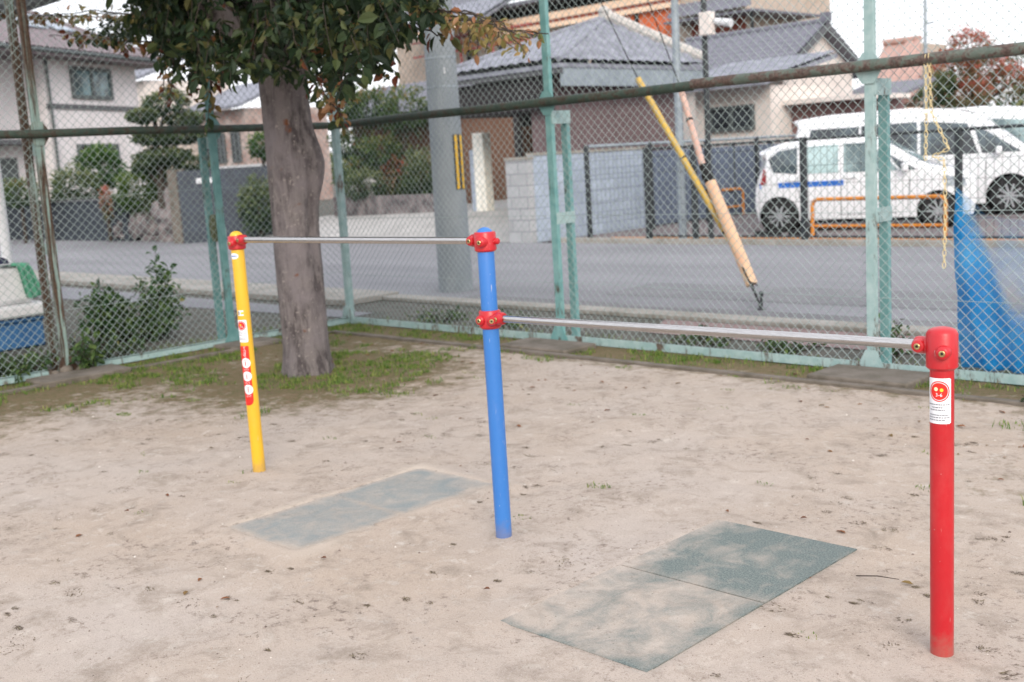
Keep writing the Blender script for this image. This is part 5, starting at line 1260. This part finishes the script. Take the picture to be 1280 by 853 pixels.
# --- left house
HL = thing('stucco_house', (-39, 18, 0), 'two storey pale stucco house with a brown hipped roof on the left', 'house')
pA = A(50, 66, 38); pB = A(167, 74, 42.7); d = V(pB.x - pA.x, pB.y - pA.y, 0); LW = d.length; d.normalize(); o_ = V(d.y, -d.x, 0)
if o_.dot(V(0, 0, 0) - pA) < 0: o_ = -o_
zE = 5.85
def hp(s_, q, z): p = V(pA.x, pA.y, 0) + d * s_ - o_ * q; p.z = z; return p
mb = MB(); mb.prism([hp(0, 0, 0), hp(LW, 0, 0), hp(LW, 6, 0), hp(0, 6, 0)], (0, 0, zE)); mb.build('wall', M['hwall'], HL)
mb = MB(); mb.prism([hp(-7, 1.0, 0), hp(-.01, 1.0, 0), hp(-.01, 6, 0), hp(-7, 6, 0)], (0, 0, zE - .2)); mb.build('wing_wall', M['hwall'], HL)
mb = MB(); mb.prism([hp(-.01, -.06, 0), hp(LW + .03, -.06, 0), hp(LW + .03, -.0, 0), hp(-.01, -.0, 0)], (0, 0, .16)); mb.v = [(x, y, z + 4.05) for x, y, z in mb.v]; mb.build('band', M['band'], HL)
def lw(u0, v0, u1, v1, D, **k):
    """window on the left house's front given by its picture corners"""
    def hit(u, v):
        r_ = ray(u, v); n_ = o_; q = (V(pA.x, pA.y, 0) - V(0, 0, EYE)); tt = (q.x * n_.x + q.y * n_.y) / (r_.x * n_.x + r_.y * n_.y); return V(0, 0, EYE) + r_ * tt
    a = hit(u0, v0); b = hit(u1, v1); return window(HL, a, b, o_, **k)
lw(90, 123, 136, 87, 40, fw=.12)
lw(98, 205, 146, 180, 40, fw=.10, mglass='windark')
mb = MB(); mb.prism([hp(-6.5, .93, .3), hp(-.6, .93, .3), hp(-.6, .98, .3), hp(-6.5, .98, .3)], (0, 0, 2.2)); mb.build('ground_floor_shutter', M['frame'], HL)
mb = MB(); mb.prism([hp(-3.2, .9, 4.3), hp(-1.4, .9, 4.3), hp(-1.4, .98, 4.3), hp(-3.2, .98, 4.3)], (0, 0, 1.1)); mb.build('upper_window', M['winglass'], HL)
mb = MB(); mb.prism([hp(-7, .2, 2.9), hp(-.1, .2, 2.9), hp(-.1, .98, 2.9), hp(-7, .98, 2.9)], (0, 0, .15)); mb.build('porch_roof', M['band'], HL)
mb = MB(); E0, E1, E2, E3 = hp(-7.5, -.9, zE), hp(LW + .9, -.9, zE), hp(LW + .9, 6.9, zE), hp(-7.5, 6.9, zE); Rr0, Rr1 = hp(-4, 3, zE + 2.0), hp(LW - 2.6, 3, zE + 2.0)
roof_face(mb, E0, E1, Rr0, Rr1, .3, .3, .03); roof_face(mb, E1, E2, Rr1, Rr1, .3, .3, .03); roof_face(mb, E3, E0, Rr0, Rr0, .3, .3, .03); roof_face(mb, E2, E3, Rr1, Rr0, .3, .3, .03); slab(mb, [E0, E1, E2, E3], .2); rL = mb.build('roof', M['tileh'], HL, angle=25)
mb = MB(); ridge(mb, Rr0, Rr1, .13); ridge(mb, E1, Rr1, .10); mb.build('ridge', M['tileh'], rL)
mb = MB()
def onroof(s_, f): return E0.lerp(E1, s_).lerp(Rr0.lerp(Rr1, s_), f)
for (s0, s1) in ((.62, .72), (.76, .86), (.15, .45)): mb.prism([onroof(s0, .42) + V(0, 0, .1), onroof(s1, .42) + V(0, 0, .1), onroof(s1, .72) + V(0, 0, .1), onroof(s0, .72) + V(0, 0, .1)], (0, 0, .05))
mb.build('solar_panel', glassm('solar_glass', rgb(120, 134, 150), rgb(170, 182, 196), .15), rL)  # pale tones put the glare on the panels into the colour
mb = MB(); p_ = hp(LW * .02, -.10, 0); mb.tube([p_, p_ + V(0, 0, zE)], .05, 8); mb.build('downpipe', M['frame'], HL)
mb = MB(); p_ = hp(LW + .9, -.9, zE - .05); mb.tube([hp(-7.5, -.95, zE - .08), p_], .07, 8); mb.build('gutter', M['frame'], HL)
# low dark wall in front of it
t = thing('garden_wall', (-33, 14.3, 0), 'low dark block wall along the road in front of the stucco house', 'wall')
mb = MB(); mb.box((-60, 13.6, 0), (-27.1, 13.8, 1.05)); mb.build('wall', M['dwall'], t)
mb = MB(); mb.box((-60, 13.57, 1.052), (-27.1, 13.83, 1.10)); mb.build('coping', M['band'], t)
# rocks
random.seed(21)
def rock(c, s_, label):
    mb = MB(); n = 26; m_ = 18; vs = []; fs = []; sd = U(0, 50)
    for a in range(m_):
        for b in range(n):
            th = pi * (a + .5) / m_; ph = 2 * pi * b / n; dd_ = V(sin(th) * cos(ph), sin(th) * sin(ph), cos(th)); q = 1 + .55 * noise.noise(dd_ * 1.6 + V(sd, 0, 0)) + .30 * noise.noise(dd_ * 4 + V(0, sd, 0)) + .14 * noise.noise(dd_ * 10 + V(0, 0, sd))
            vs.append((c[0] + s_[0] * q * dd_.x, c[1] + s_[1] * q * dd_.y, c[2] + s_[2] * q * dd_.z))
    for a in range(m_ - 1):
        for b in range(n): fs.append((a * n + b, a * n + (b + 1) % n, (a + 1) * n + (b + 1) % n, (a + 1) * n + b))
    fs.append(tuple(range(n))); fs.append(tuple(reversed(range((m_ - 1) * n, m_ * n)))); mb.add(vs, fs)
    tag(mb.build('garden_rock', M['rock'], origin=c, angle=25), label, 'rock', 'rocks of the garden bank')
for (u, v, w, h, lab) in ((150, 290, .75, .55, 'low dark garden rock at the left end of the rock bank'), (178, 285, .7, .75, 'dark upright garden rock second from the left of the bank'), (206, 275, .85, 1.0, 'largest pale garden rock in the bank below the round bush'), (222, 292, .6, .6, 'garden rock at the right end of the bank, next to the dark gate wall'), (190, 300, .5, .4, 'smallest garden rock low in the middle of the bank'), (140, 303, .4, .35, 'small garden rock in front at the left foot of the bank'), (163, 268, .5, .9, 'narrow garden rock standing under the round bush')):
    g = onT(u, v, 13.6); rock((g.x, 13.9, h * .52), (w * .52, w * .5, h * .66), lab)
t = thing('gate_wall', (-23.4, 13.8, 0), 'dark blue black gate wall standing right of the garden rocks', 'wall')
a = V(-23.75, 13.25, 0); b = V(-22.35, 15.0, 0)
mb = MB(); mb.prism([a, b, b + V(-.15, .12, 0), a + V(-.15, .12, 0)], (0, 0, 1.66)); mb.build('panel', M['gatew'], t)
mb = MB(); mb.prism([a + V(-.42, -.02, 0), a + V(-.02, -.02, 0), a + V(-.02, .2, 0), a + V(-.42, .2, 0)], (0, 0, 1.70)); mb.build('pier', M['oldc'], t)
mb = MB(); mb.prism([a + V(.3, .30, 1.35), a + V(.52, .58, 1.35), a + V(.50, .60, 1.35), a + V(.28, .32, 1.35)], (0, 0, .12)); mb.build('sign_plate', M['bwhite'], t)
t = thing('white_wall', (-24, 21, 0), 'white topped wall with grey piers glimpsed left of the tree trunk', 'wall')
a = onT(268, 240, 19.6); b = onT(350, 240, 19.6); zt = onT(310, 206, 19.6).z
mb = MB(); mb.box((a.x, 19.6, 0), (b.x, 19.8, zt - .14)); mb.build('wall', M['oldc'], t)
mb = MB(); mb.box((a.x - .1, 19.5, zt - .138), (b.x + .1, 19.9, zt)); mb.build('coping', M['bwhite'], t)
for k in range(4): mb = MB(); x = a.x + (b.x - a.x) * (k + .5) / 4; mb.box((x - .1, 19.5, 0), (x + .1, 19.59, zt - .14)); mb.build('pier', M['cream'], t)
# distant brick house between the pine and the tree
t = thing('distant_house', (-45, 38, 0), 'distant orange brown house glimpsed between the pine and the tree trunk', 'house')
a = A(250, 205, 60); b = A(352, 205, 60); b.y = a.y; zt = A(300, 140, 60).z
b = a + (b - a); mb = MB(); mb.box((a.x, a.y, 0), (a.x + 4.6, a.y + 5, zt)); mb.build('wall', pmat('orange_brown_wall', rgb(150, 122, 114), rgb(186, 172, 166), 1.0, .8, .1), t)
for k in range(3): window(t, V(a.x + .5 + k * 1.4, a.y, zt - 2.6), V(a.x + 1.3 + k * 1.4, a.y, zt - 1.1), (0, -1, 0), 'windark', 2, .08)
mb = MB(); mb.prism([(a.x - .6, a.y - .6, zt), (a.x + 5.1, a.y - .6, zt), (a.x + 5.1, a.y + 3, zt + 1.4), (a.x - .6, a.y + 3, zt + 1.4)], (0, 0, .15)); mb.build('roof', M['tile'], t)
t = thing('distant_house', (-52, 30, 0), 'distant pale house with a sunlit front behind the cloud pruned pine', 'house')
a = A(150, 200, 62); mb = MB(); zt = A(190, 105, 62).z; mb.box((a.x, a.y, 0), (a.x + 3.5, a.y + 5, zt)); mb.build('wall', M['cream'], t)
window(t, V(a.x + .8, a.y, zt - 2.2), V(a.x + 2.2, a.y, zt - .8), (0, -1, 0), 'winglass', 2, .08)
mb = MB(); mb.prism([(a.x - .5, a.y - .5, zt), (a.x + 4, a.y - .5, zt), (a.x + 4, a.y + 3, zt + 1.3), (a.x - .5, a.y + 3, zt + 1.3)], (0, 0, .15)); mb.build('roof', M['tile'], t)

# gate area of the brown house
mb = MB(); g0 = onT(602, 265, 17); t = thing('stone_pillar', (g0.x, 17, .4), 'weathered white stone pillar beside the house entrance behind the utility pole', 'pillar')
zt = onT(602, 166, 17).z; mb.box((g0.x - .16, 17, .0), (g0.x + .16, 17.25, zt)); mb.build('shaft', pmat('weathered_white', rgb(238, 236, 226), rgb(206, 200, 186), 7, .9, .4, 20, lo=.5, hi=.7), t, bevel=.02)
mb = MB(); mb.box((g0.x - .32, 17.05, 0), (g0.x - .162, 17.2, zt - .35)); mb.build('side_slab', M['bblock'], t)
t = thing('garden_wall', (-20, 17.4, 0), 'low stone garden wall below the garden trees beyond the driveway', 'wall')
w0 = onT(418, 270, 17.0); w1 = onT(545, 265, 17.0); zt = onT(480, 245, 17.0).z; mb = MB(); mb.box((w0.x, 17.0, 0), (w1.x, 17.3, zt)); mb.build('wall', M['rock'], t)
t = thing('stone_lantern', (-21, 17.1, 0), 'small pale stone lantern on the garden wall', 'lantern')
l0 = onT(464, 248, 17.15); mb = MB(); mb.lathe([(.10, 0), (.10, .06), (.05, .10), (.05, .2), (.10, .24), (.10, .32)], (l0.x, 17.15, zt), 8); mb.build('base', M['apron'], t)
mb = MB(); mb.lathe([(.18, .32), (.12, .39), (.03, .44)], (l0.x, 17.15, zt), 8); mb.build('cap', M['apron'], t)

# ================================================================== BACKGROUND TREES AND BUSHES
random.seed(33)
def blob_leaves(mb, c, rx, ry, rz, n, size, flat=.0, shell=.55):
    for _ in range(n):
        d = rdir(); q = shell + (1 - shell) * R(); q *= 1 + .55 * noise.noise(d * 2.2 + Vector(c)) + .2 * noise.noise(d * 6 + Vector(c)); p = Vector(c) + V(d.x * rx * q, d.y * ry * q, d.z * rz * q)
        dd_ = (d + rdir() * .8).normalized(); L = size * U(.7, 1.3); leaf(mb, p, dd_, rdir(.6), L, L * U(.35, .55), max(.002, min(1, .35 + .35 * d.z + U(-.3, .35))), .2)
def btree(name, base, h, blobs, mat, label, n=700, size=.13, tr=.09, group=None, cat='tree', barkm='twig'):
    t_ = thing(name, base, label, cat, group); b = Vector(base); mb = MB(); pts = [b + V(.06 * sin(k * 1.7), .05 * cos(k * 2.1), h * k / 6) for k in range(7)]
    mb.tube(pts, [tr * (1 - .1 * k) for k in range(7)], 8)
    for (c, r3) in blobs: mb.tube([b + V(0, 0, max(.3, (c[2] - b.z) * .7)), Vector(c)], [tr * .4, tr * .2], 6)
    mb.build('trunk', M[barkm], t_); f = MB()
    for (c, r3) in blobs: blob_leaves(f, c, r3[0], r3[1], r3[2], int(n * max(.3, r3[0] * r3[1])), size)
    f.build('crown', mat, t_, smooth=False); return t_
def P26(u, v, D=26): return A(u, v, D)
# cloud pruned pine left
c_ = A(208, 290, 27.5); bl = []
for (u, v, w, h, dd_) in ((208, 128, 38, 18, 0), (178, 145, 24, 10, -.4), (230, 150, 34, 12, .3), (190, 172, 34, 11, -.2), (228, 170, 40, 12, .2), (205, 195, 46, 12, 0), (238, 205, 34, 12, .2), (180, 208, 20, 9, 0)):
    p = A(u, v, 27.5 + dd_); s_ = 27.5 / 1410; bl.append((p, (w * s_ * .8, w * s_ * .7, h * s_ * .7)))
btree('pine_tree', (c_.x, c_.y, 0), 3.2, bl, M['pine'], 'cloud pruned pine with flat dark green pads left of the tree trunk', n=3600, size=.10, tr=.12)
def bush(u0, u1, v0, v1, D, mat, label, name='round_bush', n=1500, size=.08):
    c = A((u0 + u1) / 2, (v0 + v1) / 2, D); s_ = D / 1410; rx = (u1 - u0) / 2 * s_; rz = (v1 - v0) / 2 * s_
    t_ = thing(name, (c.x, c.y, 0), label, 'bush'); mb = MB(); mb.tube([(c.x, c.y, 0), (c.x, c.y, c.z)], .05, 6); mb.build('stem', M['twig'], t_)
    f = MB(); blob_leaves(f, c, rx, rx, rz, n, size, shell=.6); f.build('foliage', mat, t_, smooth=False); return t_
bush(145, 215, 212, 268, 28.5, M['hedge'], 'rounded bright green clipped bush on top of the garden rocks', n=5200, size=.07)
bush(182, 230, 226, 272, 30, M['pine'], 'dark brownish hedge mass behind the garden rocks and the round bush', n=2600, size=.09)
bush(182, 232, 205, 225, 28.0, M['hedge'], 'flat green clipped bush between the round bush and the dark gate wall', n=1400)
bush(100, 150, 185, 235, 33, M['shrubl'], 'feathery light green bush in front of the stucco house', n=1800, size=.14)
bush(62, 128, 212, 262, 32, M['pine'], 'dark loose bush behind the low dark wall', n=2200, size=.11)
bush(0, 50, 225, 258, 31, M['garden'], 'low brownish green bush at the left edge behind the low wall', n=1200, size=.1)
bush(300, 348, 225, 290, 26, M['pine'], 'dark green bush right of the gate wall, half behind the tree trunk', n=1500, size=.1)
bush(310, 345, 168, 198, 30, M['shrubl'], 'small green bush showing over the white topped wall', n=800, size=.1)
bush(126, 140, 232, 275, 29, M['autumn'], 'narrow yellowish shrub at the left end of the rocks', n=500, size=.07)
# garden trees between tree trunk and utility pole
def gt(u, vb, D, blobs, label, mat='garden', n=1500, tr=.06, name='garden_tree'):
    c = A(u, vb, D); s_ = D / 1410; bl = [(A(a, b, D + e), (w * s_, w * s_, h * s_)) for (a, b, w, h, e) in blobs]
    btree(name, (c.x, c.y, 0), max(1.5, A(u, blobs[0][1], D).z), bl, M[mat], label, n=n, size=.12, tr=tr)
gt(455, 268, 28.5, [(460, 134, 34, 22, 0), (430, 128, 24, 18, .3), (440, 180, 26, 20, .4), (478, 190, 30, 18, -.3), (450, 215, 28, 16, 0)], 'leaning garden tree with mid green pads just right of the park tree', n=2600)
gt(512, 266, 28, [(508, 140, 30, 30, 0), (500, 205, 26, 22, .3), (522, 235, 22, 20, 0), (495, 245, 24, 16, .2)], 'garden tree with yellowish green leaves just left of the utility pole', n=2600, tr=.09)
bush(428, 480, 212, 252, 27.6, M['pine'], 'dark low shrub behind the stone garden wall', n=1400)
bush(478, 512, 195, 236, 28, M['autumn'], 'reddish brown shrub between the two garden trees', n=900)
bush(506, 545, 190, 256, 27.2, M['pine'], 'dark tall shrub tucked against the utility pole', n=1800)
# dark roofed outbuilding behind the garden trees
t = thing('garden_shed', (-24, 24, 0), 'dark roofed outbuilding behind the garden trees left of the utility pole', 'shed')
a = A(430, 250, 31); b = A(560, 250, 31); mb = MB(); q0 = a; mb.box((a.x, a.y + .5, 0), (a.x + 3.6, a.y + 3.2, 2.7)); mb.build('wall', M['bwood'], t)
zz = 3.05; mb = MB(); roof_face(mb, (a.x - .5, a.y, zz - .3), (a.x + 4.2, a.y, zz - .3), (a.x - .5, a.y + 2, zz + .6), (a.x + 4.2, a.y + 2, zz + .6)); mb.prism([(a.x - .5, a.y, zz - .32), (a.x + 4.2, a.y, zz - .32), (a.x + 4.2, a.y + 2, zz + .58), (a.x - .5, a.y + 2, zz + .58)], (0, 0, -.1)); mb.build('roof', M['tiled'], t, angle=25)
# autumn trees at the right
c = A(1215, 150, 36)
gt(1215, 150, 36, [(1212, 62, 26, 24, 0), (1190, 92, 32, 24, 0), (1232, 92, 32, 26, .5), (1262, 105, 26, 24, 0), (1205, 118, 34, 18, -.5)], 'autumn tree with red and brown leaves above the vans', mat='autumn', n=2200, tr=.12, name='autumn_tree')
gt(1285, 150, 38, [(1290, 80, 30, 34, 0), (1320, 100, 40, 34, 0)], 'dull green tree at the right edge beside the red autumn tree', mat='garden', n=1500, tr=.12)
gt(1172, 150, 34, [(1168, 118, 20, 18, 0), (1180, 105, 14, 14, 0)], 'small dark green tree left of the red autumn tree', mat='pine', n=1700)
# far row of trees closing the horizon
random.seed(9)
mb = MB()
for k in range(90):
    a = radians(-10 + k * 2.4); x = -70 * cos(a) * 1.2; y = 75 + 10 * sin(k) - 0
    x = -130 + k * 2.6; r = U(2, 3.6); blob_leaves(mb, (x, 88 + U(-5, 5), r * .7), r * 1.2, r, r * .8, 120, .9, shell=.4)
tag(mb.build('far_woodland', M['garden'], smooth=False), 'low far line of trees beyond the houses', 'woodland', kind='stuff')

# ================================================================== LIGHT, SKY, CAMERA
sun_el, sun_az = radians(30), radians(-38)     # direction to the sun in the XY plane (from +X towards +Y)
w = bpy.data.worlds.new("World"); bpy.context.scene.world = w; w.use_nodes = True; nt = w.node_tree; bg = nt.nodes['Background']
sky = nt.nodes.new('ShaderNodeTexSky'); sky.sky_type = 'NISHITA'; sky.sun_disc = False; sky.sun_elevation = sun_el; sky.sun_rotation = pi / 2 - sun_az
sky.air_density = 1.0; sky.dust_density = 4.0; sky.ozone_density = 1.0
mx = nt.nodes.new('ShaderNodeMix'); mx.data_type = 'RGBA'; mx.inputs[0].default_value = .72; mx.inputs[7].default_value = (10.5, 10.5, 11.0, 1)   # thin high cloud
nt.links.new(sky.outputs[0], mx.inputs[6]); nt.links.new(mx.outputs[2], bg.inputs[0]); bg.inputs[1].default_value = .115
sl = bpy.data.lights.new('sun', 'SUN'); sl.energy = 1.2; sl.angle = radians(25); sl.color = (1, .93, .84)
so = bpy.data.objects.new('sun', sl); C.objects.link(so); so.rotation_euler = V(cos(sun_az) * cos(sun_el), sin(sun_az) * cos(sun_el), sin(sun_el)).to_track_quat('Z', 'Y').to_euler()
cd = bpy.data.cameras.new('camera'); cam = bpy.data.objects.new('camera', cd); C.objects.link(cam)
mt = Matrix((RT, UP, -FW)).transposed().to_4x4(); mt.translation = V(0, 0, EYE); cam.matrix_world = mt
cd.sensor_width = 36; cd.lens = FPX / 1280 * 36; cd.clip_end = 1500; cd.clip_start = .05
cd.dof.use_dof = True; cd.dof.focus_distance = 3.3; cd.dof.aperture_fstop = 4.2
sc = bpy.context.scene; sc.camera = cam
sc.view_settings.view_transform = 'Standard'; sc.view_settings.look = 'None'; sc.view_settings.exposure = .62; sc.view_settings.gamma = 1; sc.view_settings.use_curve_mapping = False
sc.render.engine = 'CYCLES'; sc.cycles.use_denoising = True; sc.cycles.max_bounces = 6; sc.cycles.transparent_max_bounces = 8
for o in C.objects:
    if '_o' in o.keys(): del o['_o']
